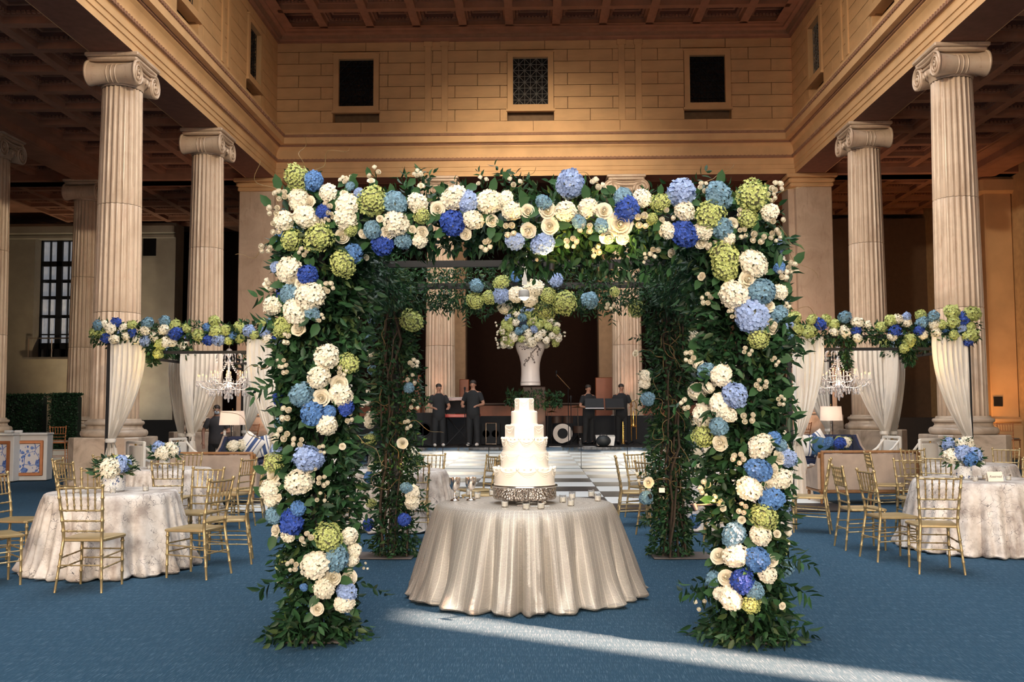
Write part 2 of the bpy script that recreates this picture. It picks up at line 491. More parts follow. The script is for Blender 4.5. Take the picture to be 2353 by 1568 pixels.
# ---- entablature of the nave (mitred runs)
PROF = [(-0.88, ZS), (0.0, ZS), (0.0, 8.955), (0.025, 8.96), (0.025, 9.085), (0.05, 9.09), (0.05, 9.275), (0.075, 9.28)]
BEAD1 = [(0.075, 9.28), (0.115, 9.30), (0.115, 9.36), (0.06, 9.375)]
COVE = [(0.06, 9.375), (0.05, 9.45), (0.06, 9.56), (0.10, 9.65), (0.16, 9.71), (0.16, 9.74)]
BEAD2 = [(0.16, 9.74), (0.20, 9.745), (0.20, 9.785), (0.22, 9.79)]
CORONA = [(0.22, 9.79), (0.36, 9.79), (0.36, 9.80), (0.36, 9.985)]
RED = [(0.36, 9.985), (0.385, 10.0), (0.40, 10.05), (0.385, 10.06)]
TOP = [(0.385, 10.06), (0.40, 10.07), (0.40, 10.11), (0.30, 10.13), (0.07, 10.14)]
YS = -11.0
def run(prof, which, mb, m=0):
    A = []; B = []
    for d, z in prof:
        if which == 'l': A.append((-XF + d, YS, z)); B.append((-XF + d, YB - d, z))
        if which == 'b': A.append((-XF + d, YB - d, z)); B.append((XF - d, YB - d, z))
        if which == 'r': A.append((XF - d, YB - d, z)); B.append((XF - d, YS, z))
    V = A + B; n = len(prof)
    mb.add(V, [(i, i + n, i + n + 1, i + 1) for i in range(n - 1)], m)
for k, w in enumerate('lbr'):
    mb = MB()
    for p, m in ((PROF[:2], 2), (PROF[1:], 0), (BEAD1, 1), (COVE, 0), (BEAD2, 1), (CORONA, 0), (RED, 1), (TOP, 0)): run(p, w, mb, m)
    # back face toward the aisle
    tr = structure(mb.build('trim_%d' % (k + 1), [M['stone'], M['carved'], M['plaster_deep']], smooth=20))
    # carved egg-and-dart along the two dark bands
    eb = MB(); step = 0.13
    L = (YB - 12.0) if w != 'b' else 2 * XF
    n = int(L / step)
    for i in range(n):
        t = (i + 0.5) * step
        for (d, z, s) in ((0.105, 9.33, 0.05), (0.39, 10.02, 0.038)):
            if w == 'l': p = (-XF + d, YB - d - t, z)
            elif w == 'r': p = (XF - d, YB - d - t, z)
            else: p = (-XF + d + t * (2 * XF - 2 * d) / L, YB - d, z)
            eb.box(p, (s, s, s * 1.5) if w != 'b' else (s, s, s * 1.5))
    egg = eb.build('egg_and_dart', M['carved'], tr); egg['kind'] = 'stuff'

# outer faces of the architrave boxes (aisle side)
mb = MB()
for s in (-1, 1):
    mb.box((s * (XF + 0.88 + 0.01), (YS + YB) / 2 + 0.4, 9.4), (0.02, YB - YS + 1.6, 1.2))
mb.box((0, YB + 0.88, 9.4), (2 * XF + 1.8, 0.02, 1.2))
structure(mb.build('trim_4', M['stone']))

# ---- clerestory walls of separate ashlar blocks
unit = MB(); unit.bbox((0, 0, 0), (1, 1, 1), 0.012)
block_me = unit.mesh('ashlar_block', M['stone'], 30)
ROW = 0.377; Z0 = 10.52
def ashlar(parent, to_world, u0, u1, holes, nrows=7, w=1.40):
    for r in range(nrows):
        za = Z0 + r * ROW; zb = za + ROW
        hs = sorted((a, b) for (a, b, c0, c1) in holes if c0 < zb - 0.02 and c1 > za + 0.02)
        segs = []; cur = u0
        for a, b in hs:
            if a > cur: segs.append((cur, a))
            cur = max(cur, b)
        if cur < u1: segs.append((cur, u1))
        off = (w / 2 if r % 2 else 0.0)
        for a, b in segs:
            cuts = [a]; k = math.floor((a - u0 + off) / w) + 1
            while True:
                x = u0 - off + k * w; k += 1
                if x >= b - 0.18: break
                if x > a + 0.18: cuts.append(x)
            cuts.append(b)
            for p, q in zip(cuts[:-1], cuts[1:]):
                to_world(parent, (p + q) / 2, (za + zb) / 2, q - p - 0.014, ROW - 0.014)

def window(n, frame_of, lit=False, wd=1.43, ht=1.84):
    """grilled clerestory window; frame_of(u, v, depth) -> world, n its number"""
    o = bpy.data.objects.new('window_%d' % n, None); C.objects.link(o); structure(o)
    def bar(mb, u0, v0, u1, v1, d0, d1):
        P = [frame_of(u, v, d) for d in (d0, d1) for (u, v) in ((u0, v0), (u1, v0), (u1, v1), (u0, v1))]
        mb.add(P, [(0, 1, 2, 3), (7, 6, 5, 4), (0, 4, 5, 1), (1, 5, 6, 2), (2, 6, 7, 3), (3, 7, 4, 0)])
    t = 0.17
    fr = MB()
    bar(fr, -wd / 2, 0, wd / 2, t, -0.25, 0.05); bar(fr, -wd / 2, ht - t, wd / 2, ht, -0.25, 0.05)
    bar(fr, -wd / 2, t, -wd / 2 + t, ht - t, -0.25, 0.05); bar(fr, wd / 2 - t, t, wd / 2, ht - t, -0.25, 0.05)
    bar(fr, -wd / 2 - 0.04, -0.05, wd / 2 + 0.04, 0.02, -0.05, 0.08); bar(fr, -wd / 2 - 0.03, ht - 0.02, wd / 2 + 0.03, ht + 0.03, -0.05, 0.08)
    fr.build('window_frame', M['stone'], o, smooth=0)
    pn = MB(); bar(pn, -wd / 2 + t, t, wd / 2 - t, ht - t, -0.20, -0.14); pn.build('pane', M['window_night'], o, smooth=0)
    gr = MB(); iw = wd - 2 * t; ih = ht - 2 * t; r = 0.011
    nx, ny = 3, 4
    def ln(u0, v0, u1, v1): gr.tube([frame_of(-iw / 2 + u0 * iw, t + v0 * ih, -0.11), frame_of(-iw / 2 + u1 * iw, t + v1 * ih, -0.11)], r, 4)
    for i in range(2 * nx + 1): ln(i / (2 * nx), 0, i / (2 * nx), 1)
    for j in range(2 * ny + 1): ln(0, j / (2 * ny), 1, j / (2 * ny))
    for i in range(nx):
        for j in range(ny):
            ln(i / nx, j / ny, (i + 1) / nx, (j + 1) / ny); ln((i + 1) / nx, j / ny, i / nx, (j + 1) / ny)
    gr.build('grille', M['black_metal'] if not lit else mat('lit_iron_grille', (0.16, 0.15, 0.14), 0.5), o, smooth=0)  # paler grille on lit windows, the light put into its colour
    return o

WZ = 10.86
UW = 0.06       # clerestory face sits this far into the nave
yw = YB - UW
# end wall
wall_back = MB(); wall_back.box((0, yw + 0.62, 12.0), (2 * XF, 0.5, 3.9)); wall_back = structure(wall_back.build('wall_back', M['stone_joint']))
def put_b(par, u, z, w, h): link('ashlar_block', block_me, par, (u, yw + 0.20, z), scale=(w, 0.40, h))
wx = [-5.52, -0.08, 5.40]
ashlar(wall_back, put_b, -XF + 0.02, XF - 0.02, [(x - 0.72, x + 0.72, WZ, WZ + 1.84) for x in wx])
cb = MB()
for i in range(6): cb.bbox((-6.7 + i * 2.68, yw + 0.18, (10.13 + Z0) / 2), (2.67, 0.40, Z0 - 10.13 - 0.01), 0.006)
cb.build('plinth_course', M['stone'], wall_back, smooth=30)
ps = MB()
for x in (-3.27, -2.75, 2.75, 3.27): ps.bbox((x, yw - 0.015, 11.8), (0.20, 0.05, 2.58), 0.008)
for x in (-3.27, -2.75, 2.75, 3.27): ps.bbox((x, yw - 0.025, 12.98), (0.28, 0.08, 0.16), 0.01)
ps.build('pilaster_strip', M['stone'], wall_back, smooth=30)
for i, x in enumerate(wx):
    window(i + 1, (lambda u, v, d, x=x: (x + u, yw - d, WZ + v)), lit=(i == 1))
# side walls
wn_ = 4
for s, nm in ((-1, 'left'), (1, 'right')):
    mb = MB(); mb.box((s * (XF - UW + 0.62), 10.0, 12.0), (0.5, 42, 3.9))
    wl = structure(mb.build('wall_%s' % nm, M['stone_joint']))
    ys = [27.75, 22.35, 16.95]
    def put_s(par, u, z, w, h, s=s): link('ashlar_block', block_me, par, (s * (XF - UW + 0.20), u, z), scale=(0.40, w, h))
    ashlar(wl, put_s, 13.6, YB - 0.1, [(y - 0.72, y + 0.72, WZ, WZ + 1.84) for y in ys])
    cb = MB()
    for i in range(6): cb.bbox((s * (XF - UW + 0.18), YB - 1.4 - i * 2.8, (10.13 + Z0) / 2), (0.40, 2.79, Z0 - 10.13 - 0.01), 0.006)
    for y in (25.35, 24.85, 19.95, 19.45): cb.bbox((s * (XF - UW - 0.015), y, 11.8), (0.05, 0.20, 2.58), 0.008)
    cb.build('plinth_course', M['stone'], wl, smooth=30)
    for y in ys:
        window(wn_, (lambda u, v, d, y=y, s=s: (s * (XF - UW - d), y + u, WZ + v)), lit=(s > 0)); wn_ += 1

# ---- ceilings of square coffers
def coffer_mesh(T, deep=1.0):
    mb = MB(); h = T / 2
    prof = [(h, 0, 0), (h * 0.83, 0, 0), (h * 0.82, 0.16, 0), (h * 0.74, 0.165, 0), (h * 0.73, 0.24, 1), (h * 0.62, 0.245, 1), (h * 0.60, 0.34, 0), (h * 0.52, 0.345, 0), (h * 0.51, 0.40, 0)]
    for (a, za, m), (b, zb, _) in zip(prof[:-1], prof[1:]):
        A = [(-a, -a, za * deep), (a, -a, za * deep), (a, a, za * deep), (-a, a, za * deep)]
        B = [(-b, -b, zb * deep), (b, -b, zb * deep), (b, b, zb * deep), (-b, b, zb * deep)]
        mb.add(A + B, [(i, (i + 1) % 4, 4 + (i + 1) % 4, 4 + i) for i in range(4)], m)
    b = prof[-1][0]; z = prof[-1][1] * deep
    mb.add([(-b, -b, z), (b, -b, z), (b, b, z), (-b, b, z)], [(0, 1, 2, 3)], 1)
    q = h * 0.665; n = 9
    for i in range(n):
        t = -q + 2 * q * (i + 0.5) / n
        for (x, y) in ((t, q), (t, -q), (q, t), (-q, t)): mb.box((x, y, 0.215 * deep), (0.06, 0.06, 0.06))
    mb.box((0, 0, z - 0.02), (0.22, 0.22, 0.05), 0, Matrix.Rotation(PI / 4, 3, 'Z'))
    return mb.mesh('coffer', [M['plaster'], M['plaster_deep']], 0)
CT = 1.43
cof_n = coffer_mesh(CT); cof_a = coffer_mesh(1.34, 0.85)
ZC = 13.36
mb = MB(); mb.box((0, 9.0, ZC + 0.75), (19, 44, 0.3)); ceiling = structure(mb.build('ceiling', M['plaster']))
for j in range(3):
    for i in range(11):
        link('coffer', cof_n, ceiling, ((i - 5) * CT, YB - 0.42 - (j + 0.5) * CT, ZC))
# cornice under the ceiling
def cornice(prof, which, mb, m=0):
    A = []; B = []
    for d, z in prof:
        if which == 'l': A.append((-XF + UW + d, YS, z)); B.append((-XF + UW + d, yw - d, z))
        if which == 'b': A.append((-XF + UW + d, yw - d, z)); B.append((XF - UW - d, yw - d, z))
        if which == 'r': A.append((XF - UW - d, yw - d, z)); B.append((XF - UW - d, YS, z))
    n = len(prof); mb.add(A + B, [(i, i + n, i + n + 1, i + 1) for i in range(n - 1)], m)
for k, w in enumerate('lbr'):
    mb = MB()
    cornice([(0, 13.06), (0.05, 13.07), (0.05, 13.12), (0.09, 13.16)], w, mb, 0)
    cornice([(0.09, 13.16), (0.14, 13.17), (0.16, 13.24), (0.18, 13.25)], w, mb, 1)
    cornice([(0.18, 13.25), (0.30, 13.28), (0.30, 13.34), (0.45, ZC), (0.60, ZC)], w, mb, 0)
    structure(mb.build('trim_%d' % (k + 5), [M['plaster'], M['carved']], smooth=20))

ZA = 9.0
k_ = 1
for s, nm in ((-1, 'left'), (1, 'right')):
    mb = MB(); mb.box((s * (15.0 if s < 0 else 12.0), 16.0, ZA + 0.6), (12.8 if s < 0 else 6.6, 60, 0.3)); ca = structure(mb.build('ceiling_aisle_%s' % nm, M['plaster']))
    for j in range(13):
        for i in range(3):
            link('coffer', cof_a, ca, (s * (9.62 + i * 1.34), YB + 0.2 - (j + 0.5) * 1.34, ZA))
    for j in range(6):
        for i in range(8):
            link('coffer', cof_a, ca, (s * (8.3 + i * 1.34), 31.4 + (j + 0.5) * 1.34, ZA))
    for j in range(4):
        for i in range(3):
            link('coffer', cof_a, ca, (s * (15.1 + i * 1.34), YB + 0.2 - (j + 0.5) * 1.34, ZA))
    # beams on the outer column line and across the end of the aisle
    mb = MB()
    mb.bbox((s * 13.9, 12.0, 9.0), (0.95, 39, 0.45), 0.03); mb.bbox((s * 13.9, 12.0, 8.84), (0.75, 39, 0.16), 0.02)
    mb.bbox((s * 15.0, 30.95, 9.02), (14.0, 0.9, 0.46), 0.03); mb.bbox((s * 15.0, 30.95, 8.86), (14.0, 0.7, 0.14), 0.02)
    mb.box((s * 13.22, 20.0, 9.06), (0.55, 23, 0.12)); mb.box((s * 8.93, 20.0, 9.06), (0.12, 23, 0.12))
    structure(mb.build('trim_%d' % (8 + k_), M['plaster'])); k_ += 1
# ceiling behind the end colonnade
mb = MB(); mb.box((0, 37.8, 9.75), (19, 13, 0.3)); structure(mb.build('ceiling_rear', M['plaster_deep']))

# ---- outer walls
mb = MB(); mb.box((0, 43.2, 5.2), (44, 0.3, 10.4)); structure(mb.build('wall_end', M['dark_void']))
mb = MB(); mb.box((-21.2, 15.0, 4.7), (0.3, 56, 9.4)); structure(mb.build('wall_outer_left', M['grey_stone']))
# outer wall on the other side has the tall slit the sun shines through
XW = 14.9
def sun_hit(pt):    # where a ray that reaches the floor at pt crossed the wall plane
    t = (XW - pt[0]) / (-SUN_DIR.x)
    return (pt[1] - SUN_DIR.y * t, -SUN_DIR.z * t)
ya, za = sun_hit((-1.25, 7.75)); yb_, zb_ = sun_hit((3.6, 4.80))
sy = (ya + yb_) / 2; hw = 0.30
mb = MB()
mb.box((XW + 0.15, (-13 + sy - hw) / 2, 4.7), (0.3, (sy - hw) + 13, 9.4))
mb.box((XW + 0.15, (45 + sy + hw) / 2, 4.7), (0.3, 45 - (sy + hw), 9.4))
mb.box((XW + 0.15, sy, zb_ / 2), (0.3, 2 * hw, zb_)); mb.box((XW + 0.15, sy, (za + 9.4) / 2), (0.3, 2 * hw, 9.4 - za))
structure(mb.build('wall_outer_right', mat('amber_washed_stone', (0.50, 0.33, 0.17), 0.8)))
# wall behind the camera with its three tall windows
mb = MB(); xs = [-16] + sum([[x - 1.4, x + 1.4] for x in (-5.2, 0, 5.2)], []) + [16]
for a, b in zip(xs[0::2], xs[1::2]): mb.box(((a + b) / 2, -11.2, 7), (b - a, 0.4, 14))
for x in (-5.2, 0, 5.2): mb.box((x, -11.2, 1.0), (2.8, 0.4, 2.0)); mb.box((x, -11.2, 11.2), (2.8, 0.4, 5.6))
structure(mb.build('wall_front', M['stone']))

# ---- grey end wall of the aisle on the bar side, with its big window
YG = 38.6
wc = at(125, 700, YG); wx0 = at(77, 700, YG).x; wx1 = at(172, 700, YG).x; wz0 = at(100, 822, YG).z; wz1 = at(100, 548, YG).z
XR_ = at(401, 700, YG).x
mb = MB()
mb.box(((-21.1 + wx0) / 2, YG + 0.45, 4.5), (wx0 + 21.1, 0.9, 9.0)); mb.box(((XR_ + wx1) / 2, YG + 0.45, 4.5), (XR_ - wx1, 0.9, 9.0))
mb.box(((wx0 + wx1) / 2, YG + 0.45, wz0 / 2), (wx1 - wx0, 0.9, wz0)); mb.box(((wx0 + wx1) / 2, YG + 0.45, (wz1 + 9.0) / 2), (wx1 - wx0, 0.9, 9.0 - wz1))
wg = structure(mb.build('wall_aisle_end', M['grey_stone'], smooth=0))
mb = MB(); mb.bbox(((-21 + XR_) / 2, YG - 0.10, 8.72), (XR_ + 21, 0.3, 0.34), 0.04); mb.bbox(((-21 + XR_) / 2, YG - 0.06, 8.46), (XR_ + 21, 0.16, 0.16), 0.03)
mb.bbox((-18.2, YG - 0.06, 2.05), (5.4, 0.14, 0.20), 0.03); mb.bbox((-18.2, YG - 0.05, 1.2), (5.4, 0.10, 1.3), 0.02)
mb.build('stone_moulding', M['grey_stone'], wg)
vent = at(344, 567, YG); mb = MB(); mb.bbox((vent.x, YG - 0.01, vent.z), (0.52, 0.05, 0.74), 0.01); mb.build('dark_vent', M['window_night'], wg)
w10 = bpy.data.objects.new('window_10', None); C.objects.link(w10); structure(w10)
W_ = wx1 - wx0; H_ = wz1 - wz0
cx = (wx0 + wx1) / 2
panes = MB()
sash = MB()
sash.box((cx, YG + 0.55, wz0 + H_ * 0.80), (W_, 0.12, 0.20)); sash.box((cx, YG + 0.55, wz0 + H_ * 0.10), (W_, 0.12, 0.22))
for f, w in ((0.0, 0.12), (0.45, 0.22), (0.9, 0.22), (0.225, 0.03), (0.675, 0.03)): sash.box((wx0 + W_ * f, YG + 0.55, wz0 + H_ / 2), (w, 0.12, H_))
for f in (0.0, 0.20, 0.36, 0.52, 0.66, 1.0): sash.box((cx, YG + 0.55, wz0 + H_ * f), (W_, 0.10, 0.05))
sash.build('sash', M['black_metal'], w10, smooth=0)
for r, (a, b) in enumerate(((0.13, 0.34), (0.36, 0.50), (0.52, 0.64), (0.66, 0.78), (0.82, 0.99))):
    for c0, c1 in ((0.03, 0.22), (0.23, 0.42), (0.50, 0.67), (0.68, 0.86)):
        pm = MB(); n = 5
        for q in range(n):
            u = wx0 + W_ * (c0 + (c1 - c0) * (q + 0.5) / n)
            pm.box((u, YG + 0.62, wz0 + H_ * (a + b) / 2), (W_ * (c1 - c0) / n * 0.86, 0.02, H_ * (b - a)))
        pm.build('pane', M['lit_blind'], w10, smooth=0)
rl = MB(); rl.tube([(wx0 - 0.1, YG - 0.1, wz0 + 0.75), (wx1, YG - 0.1, wz0 + 0.75)], 0.03, 6)
for x in (wx0 - 0.1, (wx0 + wx1) / 2, wx1): rl.tube([(x, YG - 0.1, wz0 - 0.02), (x, YG - 0.1, wz0 + 0.75)], 0.025, 6)
rl.box(((wx0 + wx1) / 2, YG - 0.06, wz0 - 0.03), (W_ + 0.5, 0.3, 0.08))
rl.build('window_rail', M['silver'], w10)

# ---- amber-lit piers and panelling of the other aisle
for i, (x0, x1) in enumerate(((2263, 2326),)):
    a = at(x0, 700, 31.2).x; b = at(x1, 700, 31.2).x
    mb = MB(); mb.bbox(((a + b) / 2, 31.4, 4.4), (b - a, 0.8, 8.8), 0.03); mb.bbox(((a + b) / 2, 31.35, 8.5), (b - a + 0.3, 1.0, 0.5), 0.08)
    mb.bbox(((a + b) / 2, 31.35, 0.55), (b - a + 0.35, 0.95, 1.1), 0.06); mb.bbox(((a + b) / 2, 31.36, 1.2), (b - a + 0.2, 0.9, 0.2), 0.06)
    structure(mb.build('wall_amber_pier', M['stone']))
    pl = at(2296, 923, 30.9); mb = MB(); mb.bbox((pl.x, 30.97, pl.z), (0.27, 0.03, 0.30), 0.01)
    tag(mb.build('wall_plaque', M['black_metal'], smooth=30), 'small dark plaque fixed on the amber-lit stone pier', 'plaque')
wp = at(2340, 700, 32.0)
mb = MB(); mb.box((17.5, 32.2, 4.6), (5.4, 0.3, 9.2))
aw = structure(mb.build('wall_amber', M['rust_wood']))
mb = MB()
for (y0, y1) in ((500, 800), (830, 870)):
    z0 = at(2340, y1, 32.0).z; z1 = at(2340, y0, 32.0).z; x0 = at(2330, 700, 32).x
    for x, w, z, h in ((x0 + 1.2, 2.4, z0, 0.10), (x0 + 1.2, 2.4, z1, 0.10), (x0, 0.10, (z0 + z1) / 2, z1 - z0)): mb.bbox((x, 32.02, z), (w, 0.10, h + 0.001), 0.02)
mb.build('panel_moulding', M['oak'], aw)
# stone wall far behind the other aisle, shade put into its brown
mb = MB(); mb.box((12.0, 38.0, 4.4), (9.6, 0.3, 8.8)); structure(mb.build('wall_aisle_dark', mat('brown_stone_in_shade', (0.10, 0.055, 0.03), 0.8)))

# low black masking screens across both aisles, and the dark doorway in the amber wall
for s_, nm in ((-1, 'bar'), (1, 'amber')):
    mb = MB(); mb.bbox((s_ * 11.4, 33.2, 0.64), (5.6, 0.08, 1.28), 0.01)
    tag(mb.build('masking_screen', M['stage_black']), 'low black cloth screen across the aisle on the %s side' % ('bar' if s_ < 0 else 'amber-lit'), 'screen', 'black aisle screens')
dz = at(2342, 878, 32.0).z; dx0 = at(2329, 900, 32.0).x
mb = MB(); mb.box((dx0 + 1.0, 32.0, dz / 2), (2.0, 0.12, dz)); structure(mb.build('door_1', M['window_night'], smooth=0))

# ================================================================== COLUMNS
def fluted_ring(r, z, nfl=24, sub=6):
    R = []
    for i in range(nfl):
        for k in range(sub):
            t = k / sub
            a = 2 * PI * (i + t) / nfl
            d = 0.0 if t < 0.16 else math.sin((t - 0.16) / 0.84 * PI) ** 0.8 * 0.078
            R.append((r * (1 - d) * math.cos(a), r * (1 - d) * math.sin(a), z))
    return R
R0, R1 = 0.468, 0.395
ZSH0, ZSH1 = 1.40, 8.17
def shaft_r(z):
    t = (z - ZSH0) / (ZSH1 - ZSH0)
    return R0 + (R1 - R0) * (t ** 1.5)
def make_column():
    root = thing('ionic_column', '', 'column')
    mb = MB(); w, c = 0.70, 0.20
    ring = lambda w, c, z: [(x, y, z) for x, y in ((-w + c, -w), (w - c, -w), (w, -w + c), (w, w - c), (w - c, w), (-w + c, w), (-w, w - c), (-w, -w + c))]
    mb.loft([ring(w + 0.05, c, 0), ring(w + 0.05, c, 0.18), ring(w, c, 0.22), ring(w, c, 1.03), ring(w - 0.01, c, 1.05)], caps=True)
    mb.build('plinth', M['marble_pale'], root, smooth=20)
    mb = MB()
    tor = lambda R, z0, z1, b: [(R - b + b * math.sin(PI * i / 8), z0 + (z1 - z0) * (1 - math.cos(PI * i / 8)) / 2) for i in range(9)]
    prof = [(0.3, 1.05)] + tor(0.645, 1.05, 1.20, 0.07) + [(0.56, 1.205), (0.53, 1.24), (0.535, 1.275), (0.55, 1.28)] + tor(0.575, 1.285, 1.37, 0.045) + [(0.515, 1.375), (0.505, 1.40), (0.49, 1.415)]
    mb.lathe(prof, 48, caps=False); mb.build('base', M['marble_pale'], root, smooth=50)
    js = [ZSH0, 3.55, 5.75, ZSH1]
    for a, b in zip(js[:-1], js[1:]):
        mb = MB(); rings = []
        n = 5
        zs = [a + 0.004] + [a + 0.02 + (b - a - 0.04) * i / n for i in range(n + 1)] + [b - 0.004]
        for q, z in enumerate(zs): rings.append(fluted_ring(shaft_r(z) * (0.985 if q in (0, len(zs) - 1) else 1), z))
        mb.loft(rings, caps=True); mb.build('fluted_drum', M['marble'], root, smooth=45)
    # capital: volute faces look along local Y
    mb = MB()
    mb.lathe([(R1, ZSH1), (R1 + 0.02, 8.20), (R1 + 0.02, 8.24), (R1 + 0.05, 8.27), (R1 + 0.12, 8.34), (R1 + 0.13, 8.40), (0.2, 8.42)], 32, caps=False)
    for i in range(20):
        a = 2 * PI * i / 20; mb.ball(((R1 + 0.11) * math.cos(a), (R1 + 0.11) * math.sin(a), 8.345), 0.05, 6, 5, sc=(0.8, 0.8, 1.3))
    mb.build('echinus', M['marble'], root, smooth=50)
    mb = MB()
    mb.bbox((0, 0, 8.52), (0.95, 0.92, 0.20), 0.03)
    mb.bbox((0, 0, 8.68), (1.12, 1.02, 0.10), 0.03); mb.bbox((0, 0, 8.76), (1.20, 1.10, 0.09), 0.02)
    mb.build('abacus', M['marble'], root)
    for sx in (-1, 1):
        cxv, czv, rv = sx * 0.45, 8.385, 0.245
        mb = MB(); rings = []
        for i in range(13):
            t = -1 + 2 * i / 12; y = t * 0.49
            rr = rv * (0.72 + 0.28 * abs(t) ** 1.6)
            rings.append([(cxv + rr * math.cos(2 * PI * k / 20), y, czv + rr * math.sin(2 * PI * k / 20) + 0.0) for k in range(20)])
        mb.loft(rings, caps=True)
        for yb in (-0.09, 0.0, 0.09): mb.lathe([(rv * 0.75, -0.015), (rv * 0.79, 0), (rv * 0.75, 0.015)], 20, (cxv, yb, czv), axis='Y')
        bol = mb.build('bolster', M['marble'], root, smooth=50)
        for sy in (-1, 1):
            mb = MB(); pts = []; rs = []
            for i in range(56):
                t = i / 55; a = PI / 2 + sx * -1 * t * 2.4 * 2 * PI
                r = rv * (1 - t) ** 0.9 * 0.92 + 0.03
                pts.append((cxv + r * math.cos(a), sy * (0.495 + 0.02 * t), czv + r * math.sin(a))); rs.append(0.030 * (1 - 0.5 * t))
            mb.tube(pts, rs, 6); mb.ball((cxv, sy * 0.50, czv), 0.04, 8, 6)
            mb.build('volute', M['marble'], bol, smooth=60)
    mb = MB()
    for sy in (-1, 1):
        mb.tube([(-0.45, sy * 0.50, 8.61), (-0.2, sy * 0.50, 8.57), (0, sy * 0.50, 8.56), (0.2, sy * 0.50, 8.57), (0.45, sy * 0.50, 8.61)], 0.028, 6)
        mb.tube([(-0.45, sy * 0.49, 8.51), (-0.2, sy * 0.49, 8.47), (0, sy * 0.49, 8.46), (0.2, sy * 0.49, 8.47), (0.45, sy * 0.49, 8.51)], 0.02, 6)
    mb.build('capital_scroll_band', M['marble'], root, smooth=60)
    return root
col0 = make_column()
cols = [(-XN, 20.0, 1, 'fluted stone column with a pale plinth beside the bar, right behind the white drape'),
        (-XN, 25.4, 1, 'fluted stone column behind the masked man, farther from the bar'),
        (XN, 20.0, 1, 'fluted stone column on the amber-lit side with a drape before its plinth'),
        (XN, 25.4, 1, 'fluted stone column behind the navy sofa on the amber-lit side'),
        (-2.92, 30.8, 0, 'fluted stone column behind the keyboards at the rear of the stage'),
        (2.86, 30.8, 0, 'fluted stone column behind the trombone at the rear of the stage'),
        (-14.1, 30.8, 1, 'dark fluted column by the tall gridded window of the aisle'),
        (-14.15, 25.4, 1, 'dark fluted column at the far end of the bar, cut by the frame edge')]
for i, (x, y, r, lab) in enumerate(cols):
    c = col0 if i == 0 else copy_tree(col0)
    c.location = (x, y, 0); c.rotation_euler = (0, 0, PI / 2 * r); tag(c, lab, 'column', 'ionic columns of the hall')
# corner piers
for s, lab in ((-1, 'broad square stone pier in the hall corner behind the masked man'), (1, 'broad square stone pier in the hall corner on the amber-lit side')):
    p = thing('corner_pier', lab, 'pier', (s * 8.62, 30.95, 0), 0, 'corner piers')
    mb = MB(); mb.bbox((0, 0, 4.9), (1.10, 1.05, 7.0), 0.02); mb.bbox((s * -0.62, 0.12, 4.9), (0.22, 0.8, 7.0), 0.02); mb.build('shaft', M['marble'], p, smooth=20)
    mb = MB(); mb.bbox((s * -0.07, 0, 8.46), (1.34, 1.15, 0.12), 0.03); mb.bbox((s * -0.07, 0, 8.60), (1.42, 1.22, 0.16), 0.05); mb.bbox((s * -0.07, 0, 8.74), (1.55, 1.32, 0.12), 0.02); mb.build('cap_moulding', M['stone'], p, smooth=20)
    mb = MB(); mb.bbox((s * -0.05, 0, 0.7), (1.5, 1.25, 1.4), 0.03); mb.bbox((s * -0.05, 0, 1.46), (1.4, 1.15, 0.12), 0.04); mb.build('base', M['marble_pale'], p, smooth=20)

# ---- russet woodwork and piers behind the stage
mb = MB()
for x0, x1, y0 in ((925, 968, 862), (1056, 1078, 872), (1368, 1408, 868)):
    a = at(x0, 900, 32.4).x; b = at(x1, 900, 32.4).x; zt = at(x0, y0, 32.4).z
    mb.bbox(((a + b) / 2, 32.4, zt / 2), (b - a, 0.2, zt), 0.02)
zt = at(1100, 931, 32.6).z
mb.bbox((0, 32.7, zt / 2), (11.5, 0.2, zt), 0.02)
wc_ = thing('wood_counter', 'russet wooden counter and panels standing behind the stage', 'counter', (0, 32.5, 0))
o = mb.build('panelling', M['rust_wood'], wc_); o.location = (0, -32.5, 0)
mb = MB(); mb.bbox((0, 32.6, zt + 0.03), (11.6, 0.5, 0.06), 0.01); o = mb.build('worktop', M['dark_wood'], wc_); o.location = (0, -32.5, 0)
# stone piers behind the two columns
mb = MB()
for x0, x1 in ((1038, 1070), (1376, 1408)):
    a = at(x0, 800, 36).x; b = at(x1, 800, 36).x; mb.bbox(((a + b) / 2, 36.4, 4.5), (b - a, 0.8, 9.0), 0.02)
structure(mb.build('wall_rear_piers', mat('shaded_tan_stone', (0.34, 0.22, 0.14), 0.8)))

# ================================================================== STAGE
SY0, SY1, SZ = 26.5, 29.95, 0.58
st = thing('stage_platform', 'low black stage with a mirrored front facing the dance floor', 'stage', (0, SY0, 0))
mb = MB(); mb.bbox((0, (SY1 - SY0) / 2, SZ / 2), (12.0, SY1 - SY0, SZ - 0.02), 0.01); mb.build('deck', M['stage_black'], st)
mm = MB(); mm.bbox((0, 0, SZ / 2), (1.205, 0.02, SZ - 0.01), 0.003); mme = mm.mesh('mirror_panel', M['mirror'], 0)
for i in range(-5, 5): link('mirror_panel', mme, st, ((i + 0.5) * 1.22, -0.02, 0.005))
tag(MB().bbox((0, 30.02, 0.70), (12.6, 0.05, 1.38), 0.01).build('stage_skirt', M['stage_black']), 'black cloth masking hung along the rear of the stage', 'cloth')
sk = bpy.data.objects['stage_skirt']

def sx(x, Y): return at(x, 944, Y).x      # x position on a depth plane
SG = 'band equipment on the stage'
def stage_thing(name, label, cat, x, Y, rz=0.0): return thing(name, label, cat, (sx(x, Y), Y, SZ), rz, SG)
BK = M['black_metal']
